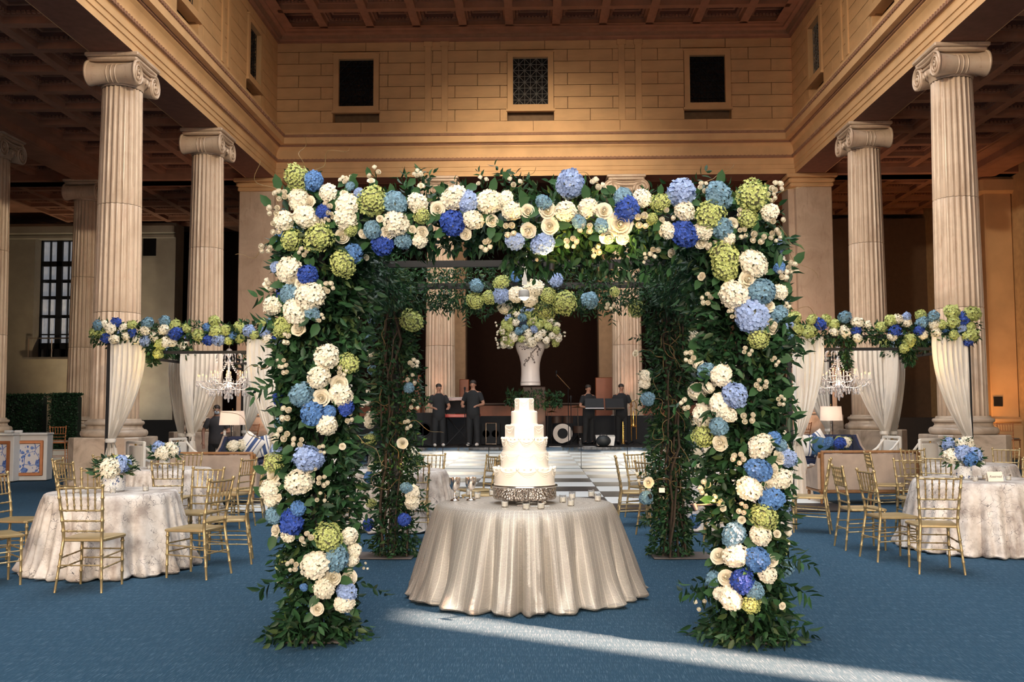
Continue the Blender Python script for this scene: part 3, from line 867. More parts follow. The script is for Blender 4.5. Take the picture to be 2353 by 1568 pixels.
# keyboards
k = stage_thing('keyboard_rig', 'two-tier keyboard rig with a pale upper keyboard and a red lower one', 'keyboard', 1056, 27.8)
mb = MB()
for s in (-1, 1):
    mb.tube([(s * 0.35, -0.25, 0.025), (-s * 0.35, 0.2, 0.78)], 0.02, 6); mb.tube([(s * 0.35, 0.25, 0.025), (s * 0.42, 0.25, 1.35)], 0.02, 6); mb.tube([(s * 0.42, 0.25, 1.25), (s * 0.42, -0.05, 1.25)], 0.018, 6)
mb.build('stand', BK, k)
mb = MB(); mb.bbox((0, 0, 0.83), (1.15, 0.33, 0.09), 0.01); mb.build('lower_keyboard', mat('red_plastic', (0.45, 0.02, 0.02), 0.3), k)
mb = MB(); mb.bbox((0, 0.12, 1.30), (1.05, 0.30, 0.08), 0.01); up = mb.build('upper_keyboard', mat('pink_grey_plastic', (0.50, 0.36, 0.38), 0.35), k)
mb = MB()
for i in range(28): mb.bbox((-0.47 + i * 0.035, 0.0, 1.342), (0.031, 0.14, 0.012), 0.002)
mb.build('keys', M['paper'], up)['kind'] = 'stuff'
mb = MB(); mb.bbox((0, 0.22, 1.07), (0.95, 0.04, 0.36), 0.01); mb.build('cloth_panel', M['stage_black'], k)
# speakers
def speaker(label, x, Y, w, h, z=0.0):
    s = stage_thing('loudspeaker', label, 'speaker', x, Y); 
    mb = MB(); mb.bbox((0, 0, z + h / 2), (w, w * 0.85, h), 0.02); mb.build('cabinet', M['stage_black'], s)
    mb = MB()
    n = max(1, round(h / w))
    for i in range(n):
        for dx in (-1, 1):
            mb.lathe([(w * 0.22, 0.0), (w * 0.21, 0.012), (w * 0.15, -0.01), (w * 0.05, -0.02)], 18, (dx * w * 0.24, -w * 0.425, z + h * (i + 0.5) / n), axis='Y')
    mb.build('speaker_cone', BK, s)
    return s
speaker('wide black speaker cabinet with four cones at the side of the stage', 960, 27.6, 0.92, 0.92)
speaker('black amplifier rack box with a pale metal edge beside the keyboards', 1128, 28.6, 0.55, 0.62)
mb = MB()
for z in (0.62, 0.02): mb.tube([(sx(1116, 28.3), 28.33, SZ + z), (sx(1140, 28.3), 28.33, SZ + z)], 0.015, 4)
for x in (1116, 1140): mb.tube([(sx(x, 28.3), 28.33, SZ), (sx(x, 28.3), 28.33, SZ + 0.62)], 0.015, 4)
ob = [o for o in bpy.data.objects if o.name.startswith('loudspeaker')][-1]
e = mb.build('metal_edge', M['silver'], ob); e.location = (-ob.location.x, -ob.location.y, -SZ)
# microphone stands
def mic(label, x, Y, h, boom=None):
    m = stage_thing('microphone_stand', label, 'mic stand', x, Y)
    mb = MB()
    for a in (0.3, 2.4, 4.5): mb.tube([(0, 0, 0.10), (0.28 * math.cos(a), 0.28 * math.sin(a), 0.015)], 0.012, 5)
    mb.build('tripod', BK, m)
    mb = MB(); mb.tube([(0, 0, 0.05), (0, 0, h)], 0.011, 6); mb.build('pole', BK, m)
    top = Vector((0, 0, h))
    if boom:
        e = Vector((boom[0], 0, h + boom[1])); mb = MB(); mb.tube([top + (top - e) * 0.15, e], 0.016, 6); mb.build('boom_arm', M['silver'], m); top = e
    mb = MB(); mb.lathe([(0.012, -0.09), (0.018, 0.0), (0.028, 0.03), (0.03, 0.06), (0.018, 0.085)], 10, (top.x, top.y, top.z + 0.03)); mb.build('microphone', BK, m)
    return m
mic('microphone stand with a long silver boom raised over the drums', 1306, 28.1, 1.62, (-0.33, 0.36))
mic('straight black microphone stand next to the bass drum', 1312, 26.75, 1.25)
mic('black microphone stand in front of the keyboards', 1068, 27.0, 1.50)
mic('microphone stand beside the speaker cabinet at the side of the stage', 972, 26.8, 1.40)
# drum kit
d = stage_thing('drum_kit', 'drum kit with a pale ring on its bass drum head and brass cymbals', 'drums', 1292, 28.9)
mb = MB(); mb.lathe([(0.29, -0.22), (0.29, 0.22)], 28, (0, 0, 0.31), axis='Y'); bd = mb.build('bass_drum', M['stage_black'], d)
mb = MB(); mb.lathe([(0.28, 0.0), (0.28, 0.012), (0.15, 0.014), (0.15, 0.0)], 28, (0, -0.222, 0.31), axis='Y', caps=False); mb.build('pale_ring', mat('pale_drum_head', (0.55, 0.50, 0.47), 0.5), bd)
mb = MB(); mb.lathe([(0.30, -0.02), (0.305, 0.0), (0.30, 0.02)], 28, (0, -0.22, 0.31), axis='Y', caps=False); mb.build('hoop', BK, bd)
for dx, h, r in ((-0.42, 1.05, 0.23), (-0.30, 0.92, 0.17), (0.45, 1.05, 0.22), (-0.95, 0.98, 0.22)):
    mb = MB(); mb.lathe([(r, 0.0), (r * 0.6, 0.015), (0.05, 0.03), (0.02, 0.045)], 24, (dx, 0.05, h)); cy = mb.build('cymbal', M['brass'], d)
    mb = MB(); mb.tube([(dx, 0.05, 0.04), (dx, 0.05, h + 0.06)], 0.012, 6)
    for a in (0.5, 2.6, 4.7): mb.tube([(dx, 0.05, 0.25), (dx + 0.2 * math.cos(a), 0.05 + 0.2 * math.sin(a), 0.015)], 0.010, 5)
    mb.build('cymbal_stand', M['silver'], d)
for dx, z, r in ((-0.16, 0.70, 0.15), (0.16, 0.70, 0.15), (0.50, 0.42, 0.20)):
    mb = MB(); mb.lathe([(r, -0.10), (r, 0.10)], 20, (dx, 0.05, z)); mb.build('tom_drum', M['dark_wood'], d)
# music stands, pale wedge, brass instruments
def music_stand(label, x, Y, rz=0.0):
    m = stage_thing('music_stand', label, 'music stand', x, Y, rz)
    mb = MB(); mb.tube([(0, 0, 0.05), (0, 0, 1.02)], 0.013, 6)
    for a in (0.3, 2.4, 4.5): mb.tube([(0, 0, 0.12), (0.25 * math.cos(a), 0.25 * math.sin(a), 0.015)], 0.012, 5)
    mb.build('stand_leg', BK, m)
    mb = MB(); mb.box((0, 0, 1.14), (0.52, 0.02, 0.34), 0, Matrix.Rotation(-0.35, 3, 'X')); mb.build('desk', BK, m)
    mb = MB(); mb.box((0, -0.10, 1.02), (0.52, 0.10, 0.012), 0, Matrix.Rotation(-0.2, 3, 'X')); mb.build('lip', M['silver'], m)
music_stand('black music stand between the drums and the trombone', 1366, 27.9)
music_stand('black music stand close beside the trombone', 1412, 28.2, 0.1)
mw = stage_thing('floor_monitor', 'pale grey wedge monitor standing on the stage front', 'monitor', 1390, 27.1)
MB().add([(-0.26, -0.12, 0.26), (0.26, -0.12, 0.26), (0.22, -0.18, 0.02), (-0.22, -0.18, 0.02), (-0.26, 0.16, 0.30), (0.26, 0.16, 0.30), (0.22, 0.18, 0.02), (-0.22, 0.18, 0.02)], [(0, 3, 2, 1), (4, 5, 6, 7), (0, 1, 5, 4), (3, 7, 6, 2), (0, 4, 7, 3), (1, 2, 6, 5)]).build('housing', M['white_lacquer'], mw, smooth=0)
MB().bbox((0, 0, 0.01), (0.40, 0.30, 0.02), 0.004).build('foot', BK, mw)
tb = stage_thing('trombone', 'brass trombone upright on its floor stand by the stone column', 'trombone', 1456, 28.0)
mb = MB()
mb.tube([(-0.07, 0, 0.12), (-0.07, 0, 1.15), (-0.05, 0, 1.21), (0, 0, 1.24), (0.05, 0, 1.21), (0.07, 0, 1.15), (0.07, 0, 0.16)], 0.014, 8); mb.build('slide', M['brass'], tb)
mb = MB(); mb.lathe([(0.012, 0.95), (0.02, 0.75), (0.035, 0.60), (0.07, 0.53), (0.105, 0.50)], 18, (-0.01, 0.02, 0), caps=False); mb.build('bell', M['brass'], tb)
mb = MB(); mb.tube([(0, 0, 0.02), (0, 0, 0.55)], 0.012, 6)
for a in (0.3, 2.4, 4.5): mb.tube([(0, 0, 0.12), (0.22 * math.cos(a), 0.22 * math.sin(a), 0.012)], 0.012, 5)
mb.build('stand', BK, tb)
cl = stage_thing('soprano_saxophone', 'straight brass soprano saxophone on a small stand', 'saxophone', 1431, 27.4)
mb = MB(); mb.lathe([(0.055, 0.05), (0.035, 0.10), (0.026, 0.35), (0.018, 0.60), (0.012, 0.66)], 12)
for i in range(9): mb.ball((0.024, -0.012, 0.14 + i * 0.05), 0.014, 6, 4)
mb.build('body', M['brass'], cl)
mb = MB()
for a in (0.3, 2.4, 4.5): mb.tube([(0, 0, 0.10), (0.14 * math.cos(a), 0.14 * math.sin(a), 0.012)], 0.010, 5)
mb.build('stand', BK, cl)
bt = stage_thing('water_bottle', 'clear plastic water bottle standing at the stage front edge', 'bottle', 1333, 26.75)
MB().lathe([(0.032, 0.0), (0.033, 0.14), (0.028, 0.17), (0.012, 0.20)], 14).build('body', M['glass'], bt); MB().lathe([(0.014, 0.20), (0.014, 0.225)], 10).build('cap', M['paper'], bt)
bgx = stage_thing('duffel_bag', 'slumped black bag lying before the pale monitor', 'bag', 1386, 26.8)
MB().ball((0, 0, 0.155), 0.16, 14, 8, sc=(1.25, 0.7, 0.95)).build('bag_body', mat('black_bag_cloth', (0.02, 0.025, 0.03), 0.5), bgx)
MB().tube([(-0.12, 0, 0.25), (-0.06, 0, 0.35), (0.06, 0, 0.35), (0.12, 0, 0.25)], 0.012, 6).build('strap', BK, bgx)
for i, (x, lab) in enumerate(((1275, 'white paper sheet on the stage below the drums'), (1353, 'white paper sheet on the stage between bottle and bag'))):
    tag(MB().box((sx(x, 26.75), 26.75, SZ + 0.004), (0.32, 0.2, 0.006), 0, Matrix.Rotation(0.3 * i, 3, 'Z')).build('paper_sheet', M['paper'], smooth=0), lab, 'paper', SG)

# ================================================================== PEOPLE
def skin_mesh(name, joints, bones, material, parent, root=0, sub=2):
    me = bpy.data.meshes.new(name)
    me.from_pydata([j[0] for j in joints], bones, [])
    o = link(name, me, parent)
    me.materials.append(material)
    sm = o.modifiers.new('skin', 'SKIN'); sm.use_smooth_shade = True
    for i, j in enumerate(joints):
        r = j[1]; me.skin_vertices[0].data[i].radius = (r, r) if not isinstance(r, tuple) else r
    me.skin_vertices[0].data[root].use_root = True
    s = o.modifiers.new('sub', 'SUBSURF'); s.levels = sub; s.render_levels = sub
    return o
def person(label, loc, rz, h=1.76, shirt=None, trouser=None, mask=False, bent=True, shoes=None, hair=None, arms='hold', badge=False):
    p = thing('person', label, 'person', loc, rz)
    k = h / 1.76
    V = lambda x, y, z: (x * k, y * k, z * k)
    # local: faces -Y
    if arms == 'hold':
        eL, hL = (0.30, 0.02, 1.10), (0.17, -0.24, 1.10); eR, hR = (-0.31, 0.02, 1.12), (-0.30, -0.10, 0.86)
    else:
        eL, hL = (0.30, -0.02, 1.12), (0.20, -0.32, 1.08); eR, hR = (-0.30, -0.02, 1.12), (-0.20, -0.32, 1.08)
    J = [(V(0, 0, 0.95), (0.14 * k, 0.10 * k)), (V(0, 0, 1.15), (0.13 * k, 0.10 * k)), (V(0, 0, 1.36), (0.16 * k, 0.11 * k)), (V(0, 0, 1.49), (0.065 * k, 0.065 * k)), (V(0, -0.01, 1.57), 0.055 * k), (V(0, -0.025, 1.63), (0.073 * k, 0.09 * k)), (V(0, -0.01, 1.71), (0.07 * k, 0.085 * k)),
         (V(0.19, 0, 1.41), 0.062 * k), (V(*eL), 0.045 * k), (V(*hL), 0.03 * k), (V(-0.19, 0, 1.41), 0.062 * k), (V(*eR), 0.045 * k), (V(*hR), 0.03 * k),
         (V(0.095, 0, 0.88), 0.088 * k), (V(0.11, -0.02, 0.48), 0.062 * k), (V(0.115, 0.02, 0.09), 0.042 * k), (V(0.125, -0.14, 0.035), 0.033 * k),
         (V(-0.095, 0, 0.88), 0.088 * k), (V(-0.11, -0.02, 0.48), 0.062 * k), (V(-0.115, 0.02, 0.09), 0.042 * k), (V(-0.125, -0.14, 0.035), 0.033 * k)]
    Bn = [(0, 1), (1, 2), (2, 3), (3, 4), (4, 5), (5, 6), (2, 7), (7, 8), (8, 9), (2, 10), (10, 11), (11, 12), (0, 13), (13, 14), (14, 15), (15, 16), (0, 17), (17, 18), (18, 19), (19, 20)]
    # fingers rooted in each palm
    for hi, el in ((9, eL), (12, eR)):
        hp = Vector(J[hi][0]); d = (hp - Vector(V(*el))).normalized(); side = d.cross(Vector((0, 0, 1))).normalized() if abs(d.z) < 0.9 else Vector((1, 0, 0))
        pi_ = len(J); J.append((tuple(hp + d * 0.05 * k), (0.038 * k, 0.018 * k))); Bn.append((hi, pi_))
        for q, ln in ((-0.030, 0.070), (-0.010, 0.082), (0.010, 0.078), (0.030, 0.062)):
            a = len(J); b0 = hp + d * 0.075 * k + side * q * k
            J.append((tuple(b0), 0.009 * k)); J.append((tuple(b0 + d * ln * 0.6 * k - Vector((0, 0, 0.012 * k))), 0.0085 * k)); J.append((tuple(b0 + d * ln * 0.8 * k - Vector((0, 0, 0.035 * k))), 0.007 * k))
            Bn += [(pi_, a), (a, a + 1), (a + 1, a + 2)]
        a = len(J); tp = hp + d * 0.02 * k + side * -0.045 * k
        J.append((tuple(tp), 0.011 * k)); J.append((tuple(tp + d * 0.045 * k + side * -0.012 * k), 0.009 * k)); Bn += [(hi, a), (a, a + 1)]
    body = skin_mesh('body', J, Bn, M['skin'], p)
    # face
    MB().ball(V(0, -0.115, 1.615), 0.018 * k, 8, 6, sc=(0.8, 1.2, 1.3)).build('nose', M['skin'], body)
    if not mask: MB().ball(V(0, -0.108, 1.578), 0.020 * k, 8, 6, sc=(1.2, 0.4, 0.35)).build('mouth', mat('lips', (0.25, 0.09, 0.07), 0.5), body)
    for s in (-1, 1):
        MB().ball(V(s * 0.078, 0.0, 1.63), 0.024 * k, 8, 6, sc=(0.4, 0.8, 1.2)).build('ear', M['skin'], body)
        MB().ball(V(s * 0.032, -0.098, 1.645), 0.010 * k, 8, 6).build('eye', M['hair'], body)
    mb = MB(); mb.ball(V(0, 0.005, 1.70), 0.094 * k, 14, 9, sc=(0.92, 1.08, 0.80)); mb.build('hair', hair or M['hair'], p)
    if mask:
        mb = MB(); mb.ball(V(0, -0.075, 1.585), 0.06 * k, 12, 8, sc=(1.05, 0.75, 0.85)); mb.build('face_mask', mat('pale_blue_mask', (0.62, 0.68, 0.74), 0.8), p)
    def torso(prof): return [[(rx * k * math.cos(2 * PI * i / 20), ry * k * math.sin(2 * PI * i / 20), z * k) for i in range(20)] for z, rx, ry in prof]
    mb = MB(); mb.loft(torso([(0.82, 0.178, 0.130), (0.84, 0.186, 0.138), (0.95, 0.182, 0.134), (1.10, 0.172, 0.130), (1.24, 0.186, 0.134), (1.36, 0.205, 0.132), (1.42, 0.185, 0.118), (1.46, 0.12, 0.095), (1.495, 0.072, 0.075)]))
    for sg, el in ((1, eL), (-1, eR)):
        sh_ = Vector((sg * 0.165, 0, 1.40)); ee = Vector(el); md = sh_.lerp(ee, 0.68)
        mb.tube([V(*(sh_ - (ee - sh_) * 0.12)), V(*sh_), V(*sh_.lerp(ee, 0.35)), V(*md)], [0.05 * k, 0.082 * k, 0.075 * k, 0.066 * k], 12)
    sh = mb.build('shirt', shirt or M['shirt'], p, smooth=60)
    if badge:
        MB().bbox(V(0.09, -0.135, 1.37), (0.05, 0.01, 0.05), 0.003).build('chest_logo', M['paper'], sh)
    mb = MB(); mb.loft(torso([(1.0, 0.155, 0.112), (0.92, 0.168, 0.122), (0.84, 0.178, 0.126), (0.76, 0.165, 0.115), (0.72, 0.10, 0.08)]))
    for sg in (-1, 1): mb.tube([V(sg * 0.085, 0, 0.88), V(sg * 0.095, -0.005, 0.75), V(sg * 0.108, -0.02, 0.48), V(sg * 0.113, 0.015, 0.22), V(sg * 0.117, 0.015, 0.055)], [0.09 * k, 0.096 * k, 0.076 * k, 0.066 * k, 0.066 * k], 14)
    mb.build('trousers', trouser or M['trouser'], p, smooth=60)
    for s in (-1, 1):
        mb = MB(); mb.ball(V(s * 0.12, -0.06, 0.048), 0.047 * k, 12, 7, sc=(1.0, 2.6, 1.0)); mb.build('shoe', shoes or BK, p)
    return p
q = at(497, 1000, 23.4)
pm = person('man in a charcoal polo shirt and face mask standing behind the navy sofa', (q.x, 23.4, 0), 0.35, 1.70, mask=True, badge=True)
bpy.context.view_layer.update()
cp_ = pm.matrix_world @ Vector((0.17, -0.36, 1.05))
tag(MB().lathe([(0.030, -0.05), (0.034, 0.06)], 12).build('paper_cup', M['paper'], None, cp_), 'white paper cup in the hand of the masked man', 'cup')
bk = mat('black_stage_clothes', (0.016, 0.018, 0.022), 0.9)
wsh = mat('white_shoes', (0.7, 0.68, 0.66), 0.5)
for (x, Y, h, rz, lab, shoe) in ((1087, 27.25, 1.80, -0.2, 'musician in black with white shoes in front of the red keyboard', wsh),
                        (1008, 27.0, 1.70, 0.3, 'musician in black with white shoes beside the speaker cabinet', wsh),
                        (1352, 28.6, 1.70, 0.5, 'musician dressed in black standing by the drums', BK),
                        (1428, 28.7, 1.72, 0.1, 'musician dressed in black standing between the music stands and trombone', BK)):
    person(lab, (sx(x, Y), Y, SZ), rz, h, shirt=bk, trouser=bk, shoes=shoe, arms='play')

# ================================================================== FLOWERS AND FOLIAGE
def fib(n):
    P = []
    for i in range(n):
        z = 1 - 2 * (i + 0.5) / n; a = i * 2.399963
        r = math.sqrt(max(0, 1 - z * z)); P.append(Vector((r * math.cos(a), r * math.sin(a), z)))
    return P
def hydrangea_mesh(n=120, s=0.21, lump=0.05, sz=1.0, seed=1):
    rr = random.Random(seed); mb = MB()
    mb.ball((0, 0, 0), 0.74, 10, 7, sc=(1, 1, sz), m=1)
    lob = [(Vector((rr.uniform(-1, 1), rr.uniform(-1, 1), rr.uniform(-1, 1))).normalized(), rr.uniform(0.04, 0.13)) for _ in range(7)]
    for p in fib(n):
        nrm = (p + Vector((rr.uniform(-1, 1), rr.uniform(-1, 1), rr.uniform(-1, 1))) * 0.42).normalized()
        rad = 0.90 + rr.uniform(-lump, lump) + sum(a * max(0, p.dot(q)) ** 4 for q, a in lob) - 0.03
        c = Vector((p.x * rad, p.y * rad, p.z * rad * sz))
        t = nrm.orthogonal().normalized(); b = nrm.cross(t); a0 = rr.uniform(0, PI / 2)
        for k in range(4):
            a = a0 + k * PI / 2; d = t * math.cos(a) + b * math.sin(a); e = nrm.cross(d); q = s * rr.uniform(0.85, 1.2); cup = rr.uniform(0.0, 0.09)
            mb.add([c - nrm * 0.05, c + d * q * 0.42 - e * q * 0.42 + nrm * cup * 0.3, c + d * q * 0.82 - e * q * 0.40 + nrm * cup, c + d * q * 1.06 + nrm * cup * 0.8, c + d * q * 0.82 + e * q * 0.40 + nrm * cup, c + d * q * 0.42 + e * q * 0.42 + nrm * cup * 0.3], [(0, 1, 2, 3, 4, 5)])
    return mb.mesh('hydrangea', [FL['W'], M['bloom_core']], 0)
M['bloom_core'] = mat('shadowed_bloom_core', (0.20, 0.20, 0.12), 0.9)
HY = [hydrangea_mesh(105, 0.255, 0.06, 0.95, s) for s in (1, 2, 3, 7)]
HP = [hydrangea_mesh(190, 0.145, 0.15, 1.12, s) for s in (4, 5)]
HS = hydrangea_mesh(46, 0.36, 0.06, 0.95, 6)       # small distant heads
def rose_geo(mb, c=Vector((0, 0, 0)), s=1.0, closed=0.0, q=None):
    rings = [(0.17, 3, 0.74, 0.75), (0.33, 3, 0.70, 0.86), (0.52, 4, 0.56, 0.98), (0.74, 5, 0.32, 1.10), (1.0, 5, 0.00, 1.16)]
    V0 = [(0.14 * math.cos(a), 0.14 * math.sin(a), z) for z in (-0.4, 0.50) for a in (0, 1.26, 2.51, 3.77, 5.03)]
    V0 = [c + (q @ (Vector(p) * s) if q is not None else Vector(p) * s) for p in V0]
    mb.add(V0, [(0, 1, 6, 5), (1, 2, 7, 6), (2, 3, 8, 7), (3, 4, 9, 8), (4, 0, 5, 9), (5, 6, 7, 8, 9)])
    for k, (r, n, zt, fl_) in enumerate(rings):
        r = r * (1 - 0.32 * closed); zt = zt + closed * 0.50 * (k / 4); fl_ = fl_ - 0.25 * closed
        for i in range(n):
            a0 = 2 * PI * i / n + k * 0.7; V = []
            for v, rv, zv in ((0.0, 0.25, -0.5), (0.45, 0.92, None), (1.0, fl_, None)):
                for u in (-1, -0.33, 0.33, 1):
                    a = a0 + u * PI / n * 1.3
                    rad = r * rv * (1.0 + 0.05 * (u * u - 0.5))
                    z = -0.5 if v == 0 else (zt - 0.30 if v < 1 else zt - 0.22 * u * u)
                    p = Vector((rad * math.cos(a), rad * math.sin(a), z)) * s
                    if q is not None: p = q @ p
                    V.append(c + p)
            mb.add(V, [(j * 4 + i2, j * 4 + i2 + 1, j * 4 + i2 + 5, j * 4 + i2 + 4) for j in range(2) for i2 in range(3)])
_mb = MB(); rose_geo(_mb); ROSE = _mb.mesh('rose', FL['R'], 70)
def cluster_mesh(seed, n=4):
    rr = random.Random(seed); mb = MB()
    for i in range(n):
        a = 2 * PI * i / n + rr.uniform(-0.4, 0.4); d = rr.uniform(0.55, 0.85)
        p = Vector((d * math.cos(a), d * math.sin(a), rr.uniform(0.1, 0.6)))
        nd = (Vector((p.x * 0.8, p.y * 0.8, 1))).normalized(); q = Vector((0, 0, 1)).rotation_difference(nd)
        rose_geo(mb, p, rr.uniform(0.50, 0.68), 0.75, q)
    for i in range(n):
        a = 2 * PI * i / n; mb.tube([(0, 0, -1.2), (0.4 * math.cos(a), 0.4 * math.sin(a), 0.0)], 0.05, 4, m=1)
    return mb.mesh('spray_rose', [FL['R'], M['leaf_b']], 70)
CLU = [cluster_mesh(s, n) for s, n in ((1, 4), (2, 3), (3, 5))]
_mb = MB()
_mb.add([(0, 0, 0), (-0.27, 0.32, 0.05), (-0.24, 0.68, 0.03), (0, 1, -0.08), (0.24, 0.68, 0.03), (0.27, 0.32, 0.05), (0, 0.35, -0.03), (0, 0.7, -0.05)],
        [(0, 6, 1), (1, 6, 7, 2), (2, 7, 3), (0, 5, 6), (5, 4, 7, 6), (4, 3, 7)])
LEAF = _mb.mesh('leaf', M['shade_leaf'], 60)
OUT = Vector((0, -1, 0))
def flower(kind, parent, p, r, out=OUT, base=Vector((0, 0, 0)), small=False):
    out = Vector(out).normalized()
    jit = (out + Vector((rnd.uniform(-1, 1), rnd.uniform(-1, 1), rnd.uniform(-1, 1))) * 0.25).normalized()
    q = Vector((0, 0, 1)).rotation_difference(jit)
    e = (q.to_matrix() @ Matrix.Rotation(rnd.uniform(0, 6.28), 3, 'Z')).to_euler()
    loc = Vector(p) - base
    if kind == 'C': return link('spray_rose', rnd.choice(CLU), parent, loc, e, r * 1.15)
    if kind == 'R': return link('rose', ROSE, parent, loc, e, r)
    me = HS if small else (rnd.choice(HP) if kind == 'G' else rnd.choice(HY))
    r *= 1.12; sc = (r * rnd.uniform(0.88, 1.12), r * rnd.uniform(0.88, 1.12), r * rnd.uniform(0.85, 1.05))
    return link('hydrangea', me, parent, loc, e, sc, mat=FL[kind])

class Leaves:
    T = np.array([(0, 0, 0), (-0.40, 0.24, 0.05), (-0.44, 0.55, 0.05), (0, 1, -0.14), (0.44, 0.55, 0.05), (0.40, 0.24, 0.05), (0, 0.5, -0.03)], float)
    Fc = np.array([(0, 6, 1), (1, 6, 2), (2, 6, 3), (0, 5, 6), (5, 4, 6), (4, 3, 6)])
    def __init__(self): self.P = []; self.D = []; self.L = []; self.W = []; self.Mi = []
    def add(self, P, D, L, W, mi):
        self.P.append(np.asarray(P, float)); self.D.append(np.asarray(D, float)); self.L.append(np.asarray(L, float)); self.W.append(np.asarray(W, float)); self.Mi.append(np.asarray(mi))
    def build(self, name, mats, parent, base=(0, 0, 0)):
        P = np.concatenate(self.P) - np.array(base); D = np.concatenate(self.D); L = np.concatenate(self.L); W = np.concatenate(self.W); mi = np.concatenate(self.Mi)
        D /= np.linalg.norm(D, axis=1, keepdims=True) + 1e-9
        A = nrs.normal(size=D.shape); X = np.cross(D, A); X /= np.linalg.norm(X, axis=1, keepdims=True) + 1e-9
        Z = np.cross(X, D)
        n = len(P); T = self.T
        V = (P[:, None, :] + X[:, None, :] * (T[None, :, 0:1] * W[:, None, None]) + D[:, None, :] * (T[None, :, 1:2] * L[:, None, None]) + Z[:, None, :] * (T[None, :, 2:3] * L[:, None, None]))
        V = V.reshape(-1, 3)
        Fa = (np.arange(n)[:, None, None] * 7 + self.Fc[None]).reshape(-1, 3)
        me = bpy.data.meshes.new(name)
        me.vertices.add(len(V)); me.vertices.foreach_set('co', V.ravel())
        me.loops.add(Fa.size); me.loops.foreach_set('vertex_index', Fa.ravel())
        me.polygons.add(len(Fa)); me.polygons.foreach_set('loop_start', np.arange(0, Fa.size, 3)); me.polygons.foreach_set('loop_total', np.full(len(Fa), 3))
        for m in mats: me.materials.append(m)
        me.polygons.foreach_set('material_index', np.repeat(mi, 6).astype(np.int32))
        me.update(calc_edges=True); me.validate()
        o = link(name, me, parent); o['kind'] = 'stuff'
        return o
    def along(self, p0, p1, r0, r1, n, lmin=0.05, lmax=0.095, flat=(1, 1), droop=0.35, mats=3, core=0.25, aspect=0.36):
        """leaves round the axis p0-p1"""
        p0 = np.array(p0); p1 = np.array(p1); ax = p1 - p0; Ln = np.linalg.norm(ax); ax = ax / Ln
        up = np.array((0, 0, 1.0)) if abs(ax[2]) < 0.9 else np.array((0, 1.0, 0)); s = np.cross(ax, up); s /= np.linalg.norm(s); u = np.cross(s, ax)
        t = nrs.rand(n); a = nrs.rand(n) * 2 * PI; rad = np.sqrt(core ** 2 + (1 - core ** 2) * nrs.rand(n)) * (r0 + (r1 - r0) * t) * (1 + 0.25 * (nrs.rand(n) ** 4))
        lum = 1 + 0.12 * np.sin(t * Ln * 7 + 1.3) + 0.08 * np.sin(t * Ln * 17 + a)
        rad = rad * lum
        o = s[None] * (np.cos(a) * flat[0])[:, None] + u[None] * (np.sin(a) * flat[1])[:, None]
        P = p0[None] + ax[None] * (t * Ln)[:, None] + o * rad[:, None]
        D = o * 0.8 + nrs.normal(size=(n, 3)) * 0.65 + np.array((0, 0, -droop))[None]
        L = lmin + (lmax - lmin) * nrs.rand(n)
        self.add(P, D, L, L * (aspect + 0.12 * nrs.rand(n)), nrs.choice(mats, n, p=[0.55, 0.33, 0.12] if mats == 3 else None))
    def sprig(self, p, d, ln=0.3, n=9, leaf=0.07, droop=0.25, mi=0):
        p = np.array(p, float); d = np.array(d, float); d /= np.linalg.norm(d)
        pts = [p]
        for i in range(n):
            d = d + np.array((0, 0, -droop / n)) + nrs.normal(size=3) * 0.10; d /= np.linalg.norm(d); p = p + d * ln / n; pts.append(p)
        for i, q in enumerate(pts[1:]):
            sd = np.cross(d, nrs.normal(size=3)); sd /= np.linalg.norm(sd) + 1e-9
            for sg in (-1, 1):
                self.add([q], [d * 0.6 + sd * sg * 0.8], [leaf * (0.8 + 0.4 * nrs.rand())], [leaf * 0.36], [mi if nrs.rand() < 0.6 else 1])
        return pts

LM = [M['leaf_a'], M['leaf_b'], M['leaf_c']]
# ---- the floral arch canopy over the cake
AB = Vector((-0.045, 8.8, 0))
arch = thing('floral_arch', 'tall four-legged floral arch of greenery, roses and hydrangeas over the cake table', 'floral arch', AB)
XL, XR, YFt, YRr, ZT = -1.50, 1.44, 6.92, 10.72, 2.90
def lp(*p): return Vector(p) - AB
for (x, y) in ((XL, YFt), (XR, YFt), (XL, YRr), (XR, YRr)):
    MB().box(lp(x, y, 1.47), (0.07, 0.07, 2.92)).build('post', M['black_metal'], arch, smooth=0)
    MB().bbox(lp(x + ((0.1 if x > 0 else -0.1) if y > 8 else 0), y, 0.012), ((0.62, 0.46, 0.016) if y > 8 else (0.40, 0.40, 0.016)), 0.004).build('base_plate', mat('taupe_base_plate', (0.10, 0.085, 0.08), 0.6), arch)
for a, b in (((XL, YFt, ZT), (XR, YFt, ZT)), ((XL, YRr, ZT), (XR, YRr, ZT)), ((XL, YFt, ZT), (XL, YRr, ZT)), ((XR, YFt, ZT), (XR, YRr, ZT))):
    c = (Vector(a) + Vector(b)) / 2; d = Vector(b) - Vector(a)
    MB().box(c - AB, (abs(d.x) + 0.05, abs(d.y) + 0.05, 0.06)).build('beam', M['black_metal'], arch, smooth=0)
MB().box(lp(-0.03, 8.75, 2.85), (2.9, 0.05, 0.055)).build('crossbar', M['black_metal'], arch, smooth=0)

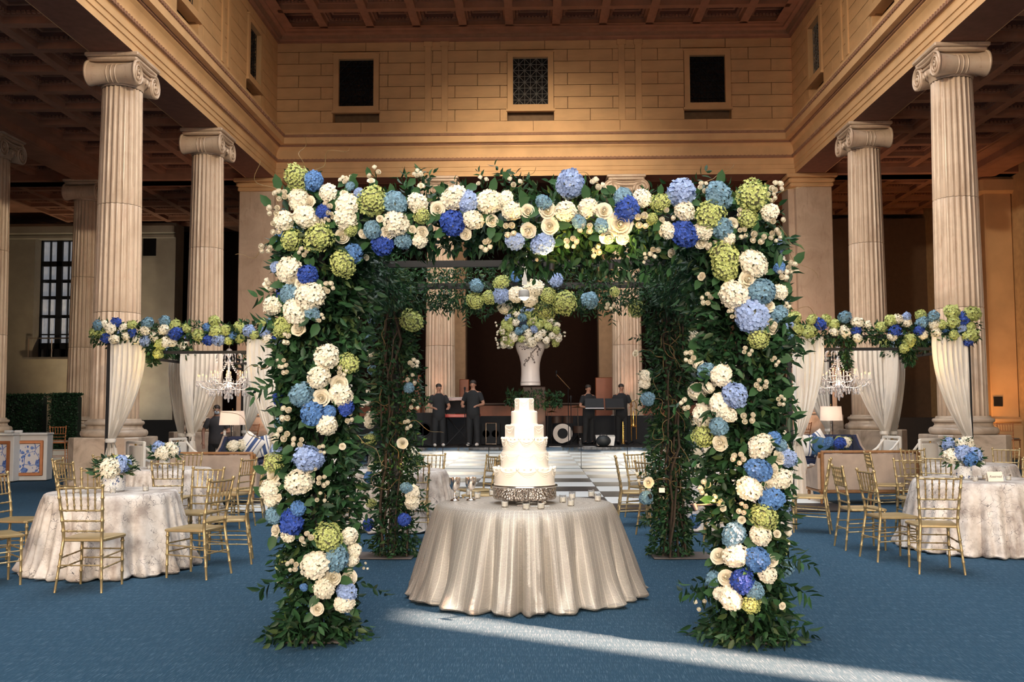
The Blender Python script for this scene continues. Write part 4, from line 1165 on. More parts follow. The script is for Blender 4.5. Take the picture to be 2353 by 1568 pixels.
lv = Leaves()
for x, sgn in ((XL, -1), (XR, 1)):
    lv.along((x, YFt, 0.0), (x, YFt, 1.0), 0.22, 0.26, 2300, 0.05, 0.10)
    lv.along((x, YFt, 1.0), (x, YFt, 2.75), 0.26, 0.29, 4800, 0.05, 0.10)
    lv.along((x, YFt, 0.0), (x, YFt, 0.10), 0.34, 0.26, 330, 0.05, 0.10, droop=0.6)
    lv.along((x, YRr, 0.0), (x, YRr, 2.75), 0.20, 0.27, 5400, 0.04, 0.085)
    lv.along((x, YFt + 0.15, ZT - 0.08), (x, YRr - 0.1, ZT - 0.08), 0.27, 0.25, 4600, 0.035, 0.075, aspect=0.30)
lv.along((XL - 0.22, YFt, ZT - 0.03), (XR + 0.24, YFt, ZT - 0.03), 0.21, 0.21, 3600, 0.05, 0.10)
lv.along((XL, YRr, ZT - 0.03), (XR, YRr, ZT - 0.03), 0.25, 0.25, 4200, 0.04, 0.08, aspect=0.30)
lv.along((-0.2, YFt + 0.12, ZT - 0.22), (1.0, YFt + 0.12, ZT - 0.25), 0.14, 0.14, 900, 0.05, 0.10, droop=0.6)
lv.along((XL + 0.15, YFt + 0.25, 2.2), (XL + 0.05, YFt + 0.3, 2.85), 0.2, 0.3, 700, 0.05, 0.10)
lv.along((XR - 0.15, YFt + 0.25, 2.2), (XR - 0.05, YFt + 0.3, 2.85), 0.2, 0.3, 700, 0.05, 0.10)
sprigs = []
for _ in range(80):
    x = rnd.choice((XL, XR)); z = rnd.uniform(0.15, 2.8); a = rnd.uniform(0, 2 * PI)
    d = (math.cos(a), math.sin(a), rnd.uniform(-0.5, 0.4))
    sprigs.append(lv.sprig((x + 0.2 * d[0], YFt + 0.2 * d[1], z), d, rnd.uniform(0.16, 0.30), 6, rnd.uniform(0.07, 0.11), mi=0, droop=0.8))
for _ in range(40):
    x = rnd.uniform(XL - 0.2, XR + 0.2); a = rnd.uniform(-0.6, PI + 0.6)
    sprigs.append(lv.sprig((x, YFt - 0.05, ZT + 0.15 * math.sin(a)), (rnd.uniform(-0.7, 0.7), math.cos(a) * 0.6, math.sin(a) + 0.25), rnd.uniform(0.14, 0.26), 6, rnd.uniform(0.05, 0.085)))
for _ in range(70):
    x = rnd.choice((XL, XR)); z = rnd.uniform(0.1, 2.7); a = rnd.uniform(0, 2 * PI)
    d = (math.cos(a), math.sin(a), rnd.uniform(-0.6, 0.3))
    lv.sprig((x + 0.15 * d[0], YRr + 0.15 * d[1], z), d, rnd.uniform(0.15, 0.30), 7, rnd.uniform(0.05, 0.075))
for _ in range(60):
    x = rnd.uniform(XL, XR); lv.sprig((x, YRr - 0.15, ZT - 0.15), (rnd.uniform(-0.8, 0.8), rnd.uniform(-0.6, 0.3), rnd.uniform(-0.9, 0.4)), rnd.uniform(0.15, 0.32), 7, rnd.uniform(0.05, 0.07))
for px, py in ((620, 1480), (640, 1440), (615, 1290), (640, 1240), (625, 900), (630, 840), (1815, 1340), (1810, 1300), (1800, 1250), (1780, 1430), (1620, 1400)):
    p = at(px, py, 6.75); d = Vector(((p.x - (XL if p.x < 0 else XR)), -0.1, -0.25))
    s0 = p - d.normalized() * 0.20; lv.sprig(s0, d, 0.22, 6, 0.085, droop=0.9)
fo = lv.build('foliage', LM, arch, AB)
# stems of the rear legs: twisting vines, and thin curly willow
for x in (XL, XR):
    for i in range(7):
        a0 = rnd.uniform(0, 6.28); pts = []
        for j in range(15):
            z = 0.02 + j * 0.19; a = a0 + z * rnd.uniform(0.5, 1.1); r = 0.10 + 0.05 * math.sin(z * 3 + i)
            pts.append(lp(x + r * math.cos(a), YRr - 0.05 + r * math.sin(a) - 0.05, z))
        MB().tube(pts, rnd.uniform(0.008, 0.016), 5).build('vine_stem', M['bark'], arch, smooth=60)
def curly(p, d, ln, seed, thick=0.003):
    rr = random.Random(seed); pts = []; p = Vector(p); d = Vector(d).normalized(); ph = rr.uniform(0, 6)
    side = d.orthogonal().normalized(); up = d.cross(side)
    n = 16
    for i in range(n + 1):
        t = i / n; w = 0.045 * ln / 0.4 * min(1, t * 3)
        pts.append(p + d * ln * t + side * w * math.sin(t * 9 + ph) + up * w * math.cos(t * 7 + ph * 1.7) - Vector((0, 0, 0.12 * ln * t * t)))
    return MB().tube([q - AB for q in pts], [thick * (1 - 0.6 * i / n) for i in range(n + 1)], 4).build('curly_branch', M['twig'], arch, smooth=60)
CB = [(640, 470, -60, -110, 0.38), (690, 400, 10, -90, 0.30), (720, 395, 60, -60, 0.32), (800, 440, 50, -60, 0.25), (1375, 420, -60, -30, 0.25), (1620, 420, 60, -40, 0.25), (1760, 470, 80, -50, 0.35), (1790, 520, 60, 90, 0.40),
      (1780, 690, 90, 30, 0.35), (1800, 730, 60, 60, 0.3), (905, 720, 60, -50, 0.35), (880, 760, 50, -70, 0.4), (640, 560, -80, 20, 0.3), (620, 840, -80, 20, 0.3), (600, 1010, -90, -80, 0.45), (1440, 700, -30, 90, 0.4), (1480, 620, -60, 30, 0.3), (820, 1000, 60, 50, 0.3), (1190, 430, 40, -50, 0.2), (960, 430, -40, -60, 0.2)]
for i, (px, py, dx, dy, ln) in enumerate(CB):
    Yc = 6.75 if i not in (10, 11, 15, 16) else 10.4
    a = at(px, py, Yc); b = at(px + dx, py + dy, Yc); curly(a, b - a, ln, i)
for i in range(30):
    x = rnd.choice((XL, XR)); z = rnd.uniform(0.5, 2.6)
    curly((x + rnd.uniform(-0.1, 0.1), YRr - 0.2, z), (rnd.uniform(-0.7, 0.7), rnd.uniform(-0.3, 0.1), rnd.uniform(-1, 1)), rnd.uniform(0.25, 0.5), 100 + i, 0.005)

# flower heads read off the arch: kind, position and radius in an enlarged view (offset x, offset y, enlargement)
FRONT = [((600, 370, 3.92), """G 325 155 105;M 475 185 85;W 600 290 80;T 800 230 40;C 750 190 45;C 790 165 30;R 745 290 34;W 340 350 85;R 425 370 58;W 395 500 92;R 515 545 55;D 560 460 58;C 600 440 55;W 770 400 95;W 760 520 85;G 1000 360 112;T 1210 370 90;W 1410 385 85;
C 1415 130 45;C 1020 110 55;R 990 175 32;R 1440 220 28;B 880 290 42;W 1735 330 95;R 1590 430 60;B 1860 370 80;D 1720 560 95;W 2060 370 105;W 2200 340 60;C 1985 190 50;C 2280 200 55;W 2255 450 82;W 1910 530 78;R 2080 540 50;R 1840 660 50;C 2020 740 55;C 2240 610 60;W 1220 560 108;R 1070 520 30;R 1135 650 56;T 1000 620 78;
R 920 660 42;R 730 680 60;G 810 620 55;G 275 710 98;G 520 690 115;W 205 540 82;C 120 450 55;C 140 600 55;C 40 780 52;C 175 310 55;C 385 830 45;D 1095 760 95;T 1280 720 70;M 825 840 85;G 730 930 102;W 245 980 97;D 420 1030 88;R 270 1095 50;R 360 1110 60;T 250 1195 75;W 445 1225 105;C 600 1150 50;C 90 1120 60;B 130 960 50;W 110 1310 80;W 305 1360 102;T 460 1370 60;R 335 1515 58;C 525 1425 40;G 195 1500 82;R 1450 640 50;R 1360 620 36;W 1430 720 58;B 2290 720 70;R 950 870 26;G 1450 500 68;C 620 500 40"""),
         ((1200, 370, 3.62), """B 400 195 110;R 45 415 50;R 210 410 62;T 180 345 60;W 360 420 80;W 545 390 75;R 680 415 62;T 835 300 70;D 870 405 95;W 1000 310 65;G 1145 350 75;B 1320 275 115;T 1635 290 105;G 1910 295 120;C 1510 225 42;C 610 210 55;C 2110 230 50;C 2060 300 40;W 2060 430 70;G 1560 450 105;W 1350 415 80;G 1875 480 75;C 1835 440 45;R 1745 525 48;T 1660 560 80;D 1345 605 95;W 1205 580 65;W 1505 580 75;R 1490 680 50;C 1590 720 50;R 815 520 95;R 715 635 65;T 470 510 55;C 530 540 55;C 985 490 60;C 1200 460 55;T 660 540 55;G 1080 480 45;R 50 580 60;R 230 540 65;B 170 690 85;C 400 670 50;C 640 760 55;C 1090 740 50;C 1035 810 40;R 1240 765 35;W 835 650 45;C 125 790 42;
C 1830 590 45;C 1960 640 55;C 2120 520 55;C 2100 620 45;W 1710 650 55;G 1690 800 105;G 1690 900 95;W 1920 850 100;R 1875 985 65;W 1760 1110 105;T 1985 1090 105;W 2145 1090 60;C 2150 960 55;C 2235 895 50;M 2140 890 45;B 1905 1300 115;R 2050 1205 50;T 2130 1270 65;C 2180 1220 40;C 1750 1275 42;R 2080 1380 58;G 1965 1480 78;R 1490 960 32;C 1540 1150 45"""),
         ((560, 700, 3.92), """W 745 470 100;G 940 530 90;W 675 660 95;R 860 715 70;W 875 810 92;C 870 610 48;R 700 840 70;T 520 815 95;C 590 920 45;M 620 985 90;D 920 925 68;W 750 1085 92;B 585 1390 112;C 600 1450 55;G 270 1430 78;C 400 990 60;C 360 1180 60;C 490 1245 50;R 890 1280 28;C 690 1310 40;C 940 1020 45;M 770 970 50;C 410 310 50;R 495 215 58;G 370 200 65;C 340 520 45;C 380 590 45"""),
         ((560, 1080, 3.734), """R 250 45 60;W 470 105 105;W 230 170 85;W 235 260 58;R 300 240 30;C 680 100 45;C 660 245 42;T 255 395 65;M 465 335 58;D 410 450 92;R 270 520 45;W 380 570 48;C 540 590 52;G 730 580 105;W 905 570 65;W 945 690 58;W 930 780 48;T 790 765 95;W 610 815 112;R 765 925 62;W 690 1020 80;R 910 925 60;C 420 820 45;B 880 1050 82;W 860 1150 72;R 630 1195 50;M 515 1010 30;C 1040 830 28"""),
         ((1450, 700, 3.92), """C 535 470 50;W 610 540 48;T 680 600 70;W 810 640 88;C 1175 720 50;W 605 785 80;W 700 750 50;B 935 815 105;W 800 900 88;W 650 990 90;W 890 1000 60;T 790 1095 82;C 1050 1030 55;C 500 900 50;G 655 1190 90;R 800 1250 65;C 1040 430 42;W 1170 1280 105;R 1340 1375 58;B 1410 1380 75;M 1290 1210 58;C 960 1390 52;M 1150 1490 98;R 1285 1490 55;C 1345 870 40;C 1290 510 40;T 1350 1270 45"""),
         ((1450, 1080, 3.733), """W 1015 155 90;R 1180 145 58;W 1290 80 80;M 1200 250 90;G 1130 410 100;T 880 560 95;W 1110 560 85;R 750 740 62;W 900 740 92;M 1080 770 90;C 960 340 45;R 950 430 30;R 790 330 26;C 750 270 40;W 1170 900 68;R 815 925 60;D 955 960 88;T 705 940 60;T 1060 1040 68;W 850 1100 88;W 760 1060 50;G 1030 1160 72;C 600 1160 45;R 1300 1170 28;R 1215 780 48;R 1255 550 30;C 640 150 55;C 690 240 45""")]
REAR = [((600, 370, 3.92), "G 1350 1440 85;T 1940 1125 55;G 2160 1095 60;M 2300 1040 45;B 2160 1210 65;G 1930 1260 65;W 2300 1200 70;W 2200 1320 60;G 2050 1230 55"),
        ((1200, 370, 3.62), "B 280 990 55;W 95 1060 70;G 215 1120 60;G 350 1180 80;G 180 1240 75;G 950 1230 65;G 770 1090 35;C 495 1210 30;C 575 1190 34;C 720 1205 36;W 70 1150 55;T 560 1160 60"),
        ((560, 700, 3.92), "C 1050 100 45;C 1520 540 45;C 1510 680 45;T 1490 750 42;C 1530 910 42;C 1470 1080 40;R 1430 1250 45"),
        ((560, 1080, 3.734), "T 1395 155 45;W 1450 200 55;W 1445 280 55;D 1375 430 52"),
        ((1450, 700, 3.92), "W 130 650 50;W 125 710 50;T 150 850 55;R 40 440 28"),
        ((1450, 1080, 3.733), "R 150 110 42;C 90 60 40;T 130 240 50")]
def items(spec):
    for (ox, oy, k), txt in spec:
        for it in txt.replace('\n', '').split(';'):
            a = it.split()
            if len(a) == 4: yield a[0], ox + float(a[1]) / k, oy + float(a[2]) / k, float(a[3]) / k
def arch_surface(x, z, Yc):
    """distance from the nearest member axis in the x-z plane -> how far the bloom stands out toward the viewer"""
    d = min(abs(x - XL), abs(x - XR)) if z < ZT - 0.25 else min(abs(z - ZT), min(abs(x - XL), abs(x - XR)))
    return Yc - math.sqrt(max(0.0025, 0.34 ** 2 - min(d, 0.34) ** 2)) - 0.01
for spec, Yc in ((FRONT, YFt), (REAR, YRr)):
    for kind, px, py, r in items(spec):
        p = at(px, py, Yc - 0.25); Y = arch_surface(p.x, p.z, Yc); p = at(px, py, Y)
        ax = XL if abs(p.x - XL) < abs(p.x - XR) else XR
        out = Vector(((p.x - ax) * 0.9 if p.z < ZT - 0.25 else 0, -0.35, (p.z - ZT) * 1.2 if p.z > ZT - 0.25 else 0.05))
        f = flower(kind, arch, p, r / F_PX * Y * (1.0 if kind != 'R' else 1.05), out, AB)
# blooms on the outer flanks and tops that the camera only glimpses
for i in range(56):
    s = rnd.choice((-1, 1)); Yp = rnd.choice((YFt, YFt, YRr)); z = rnd.uniform(0.3, 2.8)
    ax = XL if s < 0 else XR
    flower(rnd.choice('WWGBMDTRRCC'), arch, (ax + s * 0.29, Yp + rnd.uniform(0.0, 0.3), z), rnd.uniform(0.05, 0.075) if i % 3 else 0.05, (s, 0.2, 0), AB)
for i in range(26):
    y = rnd.uniform(YFt + 0.3, YRr - 0.2); s = rnd.choice((-1, 1)); ax = XL if s < 0 else XR
    flower(rnd.choice('WGBMTR'), arch, (ax + s * 0.25, y, ZT + rnd.uniform(-0.1, 0.15)), rnd.uniform(0.05, 0.07), (s, 0, 0.4), AB)
# large single leaves tucked between the blooms
n_leaf = 0
allf = [(k, px, py, r) for k, px, py, r in items(FRONT)]
for i in range(260):
    k, px, py, r = allf[i % len(allf)]
    a = rnd.uniform(0, 2 * PI); p = at(px + math.cos(a) * r * 0.9, py + math.sin(a) * r * 0.9, YFt - 0.2)
    Y = arch_surface(p.x, p.z, YFt) + 0.03; p = at(px + math.cos(a) * r * 0.8, py + math.sin(a) * r * 0.8, Y)
    d = Vector((math.cos(a), -0.45, -math.sin(a))).normalized()
    zax = Vector((rnd.uniform(-0.3, 0.3), -1, rnd.uniform(-0.2, 0.4))); xax = d.cross(zax).normalized(); zax = xax.cross(d).normalized()
    e = Matrix((xax, d, zax)).transposed().to_euler()
    link('leaf', LEAF, arch, p - AB, e, rnd.uniform(0.07, 0.12))
# pin light hanging from the crossbar
pp = at(1204, 676, 8.75)
pl = thing('pin_light', 'small white pin light with a glowing bulb hanging from the arch crossbar', 'light', (pp.x, 8.75, pp.z))
MB().box((0.005, 0, 0.23), (0.045, 0.03, 0.30)).build('bracket', M['white_lacquer'], pl, smooth=0)
MB().lathe([(0.02, 0.04), (0.045, 0.03), (0.05, -0.02), (0.045, -0.03)], 16, caps=False).build('housing', M['white_lacquer'], pl)
MB().ball((0, 0, -0.02), 0.038, 12, 8).build('bulb', mat('glowing_bulb', (1, 0.9, 0.7), 0.3, emit=(1.0, 0.80, 0.55), estr=12), pl)
def spot(name, label, loc, target, energy, color, size, blend=0.6, rad=0.03, body=True):
    loc = Vector(loc); d = Vector(target) - loc
    t = thing(name, label, 'light', loc)
    q = Vector((0, 0, -1)).rotation_difference(d.normalized()).to_euler()
    o = MB().lathe([(0.008, 0.05), (0.018, 0.045), (0.020, 0.0), (0.018, 0.0), (0.016, 0.015)], 12, caps=False).build('lamp_can', M['black_metal'], t); o.rotation_euler = q
    l = light('lamp', 'SPOT', (0, 0, 0), energy, color, d, spot_size=size, spot_blend=blend, shadow_soft_size=rad); l.parent = t
    return t
def glow(loc, energy, color, rad=0.03, parent=None):
    l = light('lamp', 'POINT', loc, energy, color, shadow_soft_size=rad)
    if parent is not None: l.parent = parent; l.location = Vector(loc) - parent.location
    return l
CK = Vector((-0.09, 8.60, 0))
spot('pin_light', 'small black pin light under the front garland aimed at the cake', (0.05, 7.25, 2.60), (CK.x, CK.y, 1.15), 34, (1.0, 0.72, 0.46), 0.30, 0.5)
light('bulb_lamp', 'SPOT', (pp.x, 8.75, pp.z - 0.07), 28, (1.0, 0.76, 0.52), (CK.x - pp.x, CK.y - 8.75, -1.8), spot_size=0.9, spot_blend=0.7, shadow_soft_size=0.04).parent = None
WARM = (1.0, 0.62, 0.16)
g2 = at(1634, 1140, 6.62); spot('pin_light', 'small black pin light glaring on roses low on the arch leg', (g2.x - 0.14, 6.50, g2.z - 0.04), (0.25, 6.60, 2.68), 260, WARM, 0.60, 0.9)
MB().tube([lp(g2.x - 0.14, 6.50, g2.z - 0.05), lp(g2.x + 0.1, 6.7, g2.z - 0.06), lp(XR, YFt, g2.z - 0.06)], 0.007, 5).build('lamp_clamp', M['black_metal'], arch)
glow((g2.x - 0.02, 6.60, g2.z - 0.02), 1.6, WARM, 0.02)
for gx in (0.12, 0.52):
    spot('pin_light', 'tiny pin light clipped below the front garland, %s' % ('near its middle' if gx < 0.3 else 'toward the glaring leg'), (gx, 6.64, 2.53), (gx + 0.03, 6.74, 2.85), 30, WARM, 2.3, 0.9)
g3 = at(915, 1085, 10.40); spot('pin_light', 'small black pin light strapped to the vine-covered arch leg', (g3.x, 10.42, g3.z), (-0.35, 10.55, 2.7), 50, WARM, 0.7, 0.8)
glow((g3.x + 0.03, 10.33, g3.z + 0.08), 1.2, WARM, 0.02)
g4 = at(1492, 1125, 10.40); spot('pin_light', 'small black pin light hidden in leaves beside a small white tag', (g4.x, 10.42, g4.z - 0.05), (0.3, 10.55, 2.7), 50, WARM, 0.7, 0.8)
glow((g4.x, 10.34, g4.z), 1.0, WARM, 0.02)
tg = at(1521, 1127, 10.42); tag(MB().box((tg.x, 10.42, tg.z), (0.06, 0.004, 0.048)).build('paper_tag', M['paper'], smooth=0), 'small blank white tag among the leaves of a rear arch leg', 'tag')

# ================================================================== TABLES
def cloth_mesh(name, rt, rb, zt, material, folds=11, amp=0.055, seed=3, pool=0.06):
    rr = random.Random(seed); n = 288; mb = MB(); rings = []
    ph = [rr.uniform(0, 6.28) for _ in range(4)]
    # uneven fold profile: many soft lobes that grow toward the hem
    fs = [(folds, 1.0), (folds * 2 + 1, 0.35), (folds - 4, 0.5), (3, 0.35)]
    wave = []
    for i in range(n):
        a = 2 * PI * i / n
        aa = a + 0.10 * math.sin(3 * a + ph[3]) + 0.06 * math.sin(5 * a + ph[0]); w = 1.1 * (2 * abs(math.sin(folds * aa / 2 + ph[0])) ** 0.7 - 1.15) + 0.45 * math.sin((folds * 2 + 1) * aa + ph[1]) + 0.3 * math.sin(3 * a + ph[2]); wave.append(w)
    for r in (0.05, 0.4, 0.8, 0.97): rings.append([(r * rt * math.cos(2 * PI * i / n), r * rt * math.sin(2 * PI * i / n), zt) for i in range(n)])
    rings.append([(rt * math.cos(2 * PI * i / n), rt * math.sin(2 * PI * i / n), zt - 0.012) for i in range(n)])
    m = 14
    for j in range(1, m + 1):
        t = j / m; ring = []
        for i in range(n):
            a = 2 * PI * i / n
            r = rt + (rb - rt) * t ** 0.9 + amp * t ** 0.9 * wave[i] * 0.75 + 0.01 + max(0, t - 0.72) ** 1.5 * (0.16 + 0.20 * math.sin(a * 31 + 2.2 * math.sin(a * 5 + ph[2])))
            ring.append((r * math.cos(a), r * math.sin(a), (zt - 0.02) * (1 - t) + 0.05 * t))
        rings.append(ring)
    # hem turned under
    for (dr, z) in ((0.015, 0.025), (-0.005, 0.008), (-0.05, 0.006), (-0.12, 0.004)):
        ring = []
        for i in range(n):
            a = 2 * PI * i / n
            r = rb + amp * wave[i] * 0.75 + dr + 0.03 + 0.02 * math.sin(a * 31 + 2.2 * math.sin(a * 5 + ph[2])) + pool * 0.4 * math.sin(a * 23 + ph[1]) * (0.3 if dr > -0.02 else 0.6)
            ring.append((r * math.cos(a), r * math.sin(a), z + 0.012 * max(0, math.sin(a * 17 + ph[2]))))
        rings.append(ring)
    mb.loft(rings, uvs=True)
    V = mb.v
    # uv: v measured down the cloth
    return mb.mesh(name, material, 60)
def table_under(loc, r, label):
    t = thing('round_table', label, 'table', loc, 0, 'round tables under cloths')
    MB().lathe([(r - 0.03, 0.715), (r - 0.03, 0.742)], 40).build('tabletop', M['dark_wood'], t)
    for a in (0.5, 2.07, 3.64, 5.21): MB().tube([(0.4 * math.cos(a), 0.4 * math.sin(a), 0.0), (0.38 * math.cos(a), 0.38 * math.sin(a), 0.715)], 0.018, 8).build('leg', M['black_metal'], t)
    return t
table_under((CK.x, CK.y, 0), 0.745, 'round table hidden beneath the silver zigzag cloth')
tag(link('tablecloth', cloth_mesh('tablecloth', 0.755, 0.93, 0.762, M['sequin'], 17, 0.085, 8), None, (CK.x, CK.y, 0)), 'silvery zigzag-woven cloth draped over the cake table', 'tablecloth')
# ---- cake stand and cake
ZT_ = 0.763
cs = thing('cake_stand', 'round embossed silver cake stand on the silver table', 'cake stand', (CK.x, CK.y, ZT_))
MB().lathe([(0.2, 0.035), (0.262, 0.035), (0.272, 0.05), (0.27, 0.10), (0.272, 0.145), (0.255, 0.145)], 48, caps=False).build('embossed_band', M['repousse'], cs)
MB().lathe([(0.255, 0.135), (0.28, 0.14), (0.285, 0.148), (0.28, 0.155), (0.0, 0.155)], 48, caps=False).build('rim_plate', M['silver'], cs)
for i in range(4):
    a = PI / 4 + i * PI / 2
    MB().ball((0.23 * math.cos(a), 0.23 * math.sin(a), 0.018), 0.018, 10, 6, sc=(1.8, 1.8, 1)).build('foot', M['repousse'], cs)
cake = thing('wedding_cake', 'six-tier ivory wedding cake with piped swags on a silver stand', 'cake', (CK.x, CK.y, ZT_ + 0.157))
tiers = [('round', 0.258, 0.145, 'swag'), ('round', 0.204, 0.134, 'lace'), ('round', 0.187, 0.118, 'swag'), ('hex', 0.166, 0.113, 'lace'), ('round', 0.113, 0.117, None), ('hex', 0.083, 0.110, 'lace')]
z = 0.0
for ti, (shape, r, h, dec) in enumerate(tiers):
    seg = 48 if shape == 'round' else 6
    rot = 0 if shape == 'round' else PI / 6 * 0
    mb = MB()
    prof = [(r * 0.995, 0.0), (r, 0.006), (r, h - 0.012), (r - 0.004, h - 0.003), (r - 0.012, h)]
    mb.lathe([(a, z + b) for a, b in prof], seg)
    tier = mb.build('tier', M['icing'], cake, smooth=50 if shape == 'round' else 20)
    def ring_pt(a, zz, off=0.003):
        if shape == 'round': rr_ = r + off
        else:
            k = (a % (PI / 3)) - PI / 6; rr_ = r * math.cos(PI / 6) / math.cos(k) + off
        return (rr_ * math.cos(a), rr_ * math.sin(a), zz)
    nsw = 10 if shape == 'round' else 6
    if dec == 'swag':
        for i in range(nsw):
            a0 = 2 * PI * i / nsw + 0.1; da = 2 * PI / nsw
            for dz, rad, off in ((0.018, 0.007, 0.004), (0.033, 0.0045, 0.005), (0.048, 0.0035, 0.003)):
                mb = MB(); mb.tube([ring_pt(a0 + da * q / 12, z + h - 0.012 - dz * math.sin(PI * q / 12) * 1.15 - 0.004, off) for q in range(13)], rad, 5); mb.build('swag', M['icing'], tier, smooth=60)
        mb = MB()
        for i in range(nsw * 3):
            a = 2 * PI * i / (nsw * 3) + 0.1; p = ring_pt(a, z + h - 0.004, 0.004); mb.ball(p, 0.010 if i % 3 else 0.014, 7, 5)
        mb.build('piped_ruffle', M['icing'], tier, smooth=60)['kind'] = 'stuff'
    if dec == 'lace':
        for i in range(nsw):
            a0 = 2 * PI * i / nsw + (0.1 if shape == 'round' else 0.03); da = 2 * PI / nsw * (1 if shape == 'round' else 0.9)
            mb = MB()
            for dz in (0.025, 0.05):
                for q in range(15):
                    t = q / 14; p = ring_pt(a0 + da * t, z + h - 0.02 - dz * math.sin(PI * t), 0.002); mb.ball(p, 0.0036, 5, 4)
            mb.build('bead_swag', M['icing'], tier, smooth=60)['kind'] = 'stuff'
    mb = MB(); mb.tube([ring_pt(2 * PI * q / 48, z + 0.004, 0.003) for q in range(49)], 0.0045, 5); mb.build('bead_border', M['icing'], tier, smooth=60)
    z += h
# ---- votive candles, goblets, knife
def votive_proto():
    v = thing('votive_candle', '', 'candle')
    MB().lathe([(0.027, 0.0), (0.028, 0.004), (0.0295, 0.062), (0.0275, 0.062), (0.026, 0.006)], 16, caps=False).build('glass_cup', M['glass'], v)
    MB().lathe([(0.0255, 0.006), (0.0255, 0.042), (0.0, 0.040)], 14, caps=False).build('wax', M['wax'], v)
    MB().tube([(0, 0, 0.04), (0.001, 0, 0.050)], 0.0015, 4).build('wick', M['black_metal'], v)
    return v
VOT = None
def votive(x, y, z, label, group):
    global VOT
    if VOT is None: VOT = votive_proto(); v = VOT
    else: v = copy_tree(VOT)
    v.location = (x, y, z); tag(v, label, 'candle', group); return v
def on_table(px, py, zt=0.763):
    lo, hi = 5.0, 30.0
    for _ in range(50):
        m_ = (lo + hi) / 2
        if at(px, py, m_).z > zt: lo = m_
        else: hi = m_
    return at(px, py, lo)
for px, py, lab in ((1097, 1146, 'votive candle beside the second silver goblet on the cake table'), (1050, 1142, 'votive candle between goblet and table edge'), (1078, 1139, 'votive candle behind the silver goblets'),
                (1131, 1139, 'votive candle at the goblet side of the cake stand'), (1160, 1166, 'votive candle nearest the foot of the cake stand, on the goblet side'), (1209, 1171, 'votive candle in front of the cake stand beside the napkin'),
                (1243, 1170, 'votive candle just under the cake stand, past the napkin'), (1293, 1155, 'votive candle next to the cake stand, away from the goblets'), (1312, 1163, 'votive candle in the trio beyond the cake stand, foremost'),
                (1315, 1147, 'votive candle in the trio beyond the cake stand, rearmost'), (1359, 1142, 'votive candle by the table edge away from the goblets'), (1374, 1152, 'votive candle outermost by the table edge away from the goblets')):
    p = on_table(px, py); votive(p.x, p.y, 0.764, lab, 'votive candles on the cake table')
for px, py, lab, h in ((1045, 1151, 'wide-bowled silver goblet at the edge of the cake table', 0.155), (1082, 1150, 'tall silver goblet closer to the cake stand', 0.16)):
    p = on_table(px, py); gb = thing('silver_goblet', lab, 'goblet', (p.x, p.y, 0.764), 0, 'silver goblets')
    MB().lathe([(0.042, 0.0), (0.040, 0.006), (0.015, 0.016), (0.007, 0.03), (0.011, 0.045), (0.006, 0.06), (0.007, 0.085)], 20).build('stem', M['silver'], gb, smooth=60)
    MB().lathe([(0.007, 0.085), (0.030, 0.10), (0.046, 0.13), (0.050, 0.17), (0.049, 0.20), (0.047, 0.20), (0.044, 0.13), (0.02, 0.10)], 24, caps=False).build('bowl', M['silver'], gb, smooth=60)
p = on_table(1185, 1165); kn = thing('cake_knife', 'silver cake knife lying before the cake stand', 'knife', (p.x + 0.20, p.y, 0.766), 0.05)
MB().bbox((0.0, 0, 0.003), (0.16, 0.022, 0.004), 0.001).build('blade', M['silver'], kn); MB().tube([(-0.08, 0, 0.006), (-0.13, 0, 0.008), (-0.19, 0, 0.007)], [0.005, 0.008, 0.006], 8).build('handle', M['silver'], kn)
nk = MB(); nk.add([(-0.10, -0.03, 0.002), (0.08, -0.04, 0.002), (0.10, 0.03, 0.004), (0.0, 0.05, 0.022), (-0.08, 0.04, 0.010), (0.0, 0.0, 0.026)], [(0, 1, 5), (1, 2, 5), (2, 3, 5), (3, 4, 5), (4, 0, 5)])
p = on_table(1178, 1158); o = nk.build('folded_napkin', M['paper'], None, (p.x + 0.12, p.y + 0.03, 0.764), smooth=0); tag(o, 'small folded white napkin beside the cake knife', 'napkin')

# ---- gilt banquet chair: slender turned members with bamboo rings
def bamboo(mb, a, b, r, rings=(0.3, 0.7), seg=8, r1=None):
    a = Vector(a); b = Vector(b); L = (b - a).length; pts = []; rs = []
    st = sorted([(0.0, 1), (1.0, 1)] + [x for t in rings for x in ((t - 0.010 / L, 1), (t - 0.004 / L, 1.42), (t + 0.004 / L, 1.42), (t + 0.010 / L, 1))])
    for t, k in st:
        pts.append(a + (b - a) * t); rs.append((r + ((r1 or r) - r) * t) * k)
    mb.tube(pts, rs, seg)
def post_path(mb, pts, rs, ringz, seg=8):
    P = [Vector(p) for p in pts]; out = []; rad = []
    for (a, b, ra, rb) in zip(P[:-1], P[1:], rs[:-1], rs[1:]):
        L = (b - a).length; st = [0.0]
        for z in ringz:
            t = (z - a.z) / (b.z - a.z)
            if 0.04 < t < 0.96: st += [(t - 0.012 / L, 0), (t - 0.005 / L, 1), (t + 0.005 / L, 1), (t + 0.012 / L, 0)]
        for s in st:
            if isinstance(s, tuple): t, k = s
            else: t, k = s, 0
            out.append(a + (b - a) * t); rad.append((ra + (rb - ra) * t) * (1.35 if k else 1))
    out.append(P[-1]); rad.append(rs[-1])
    mb.tube(out, rad, seg)
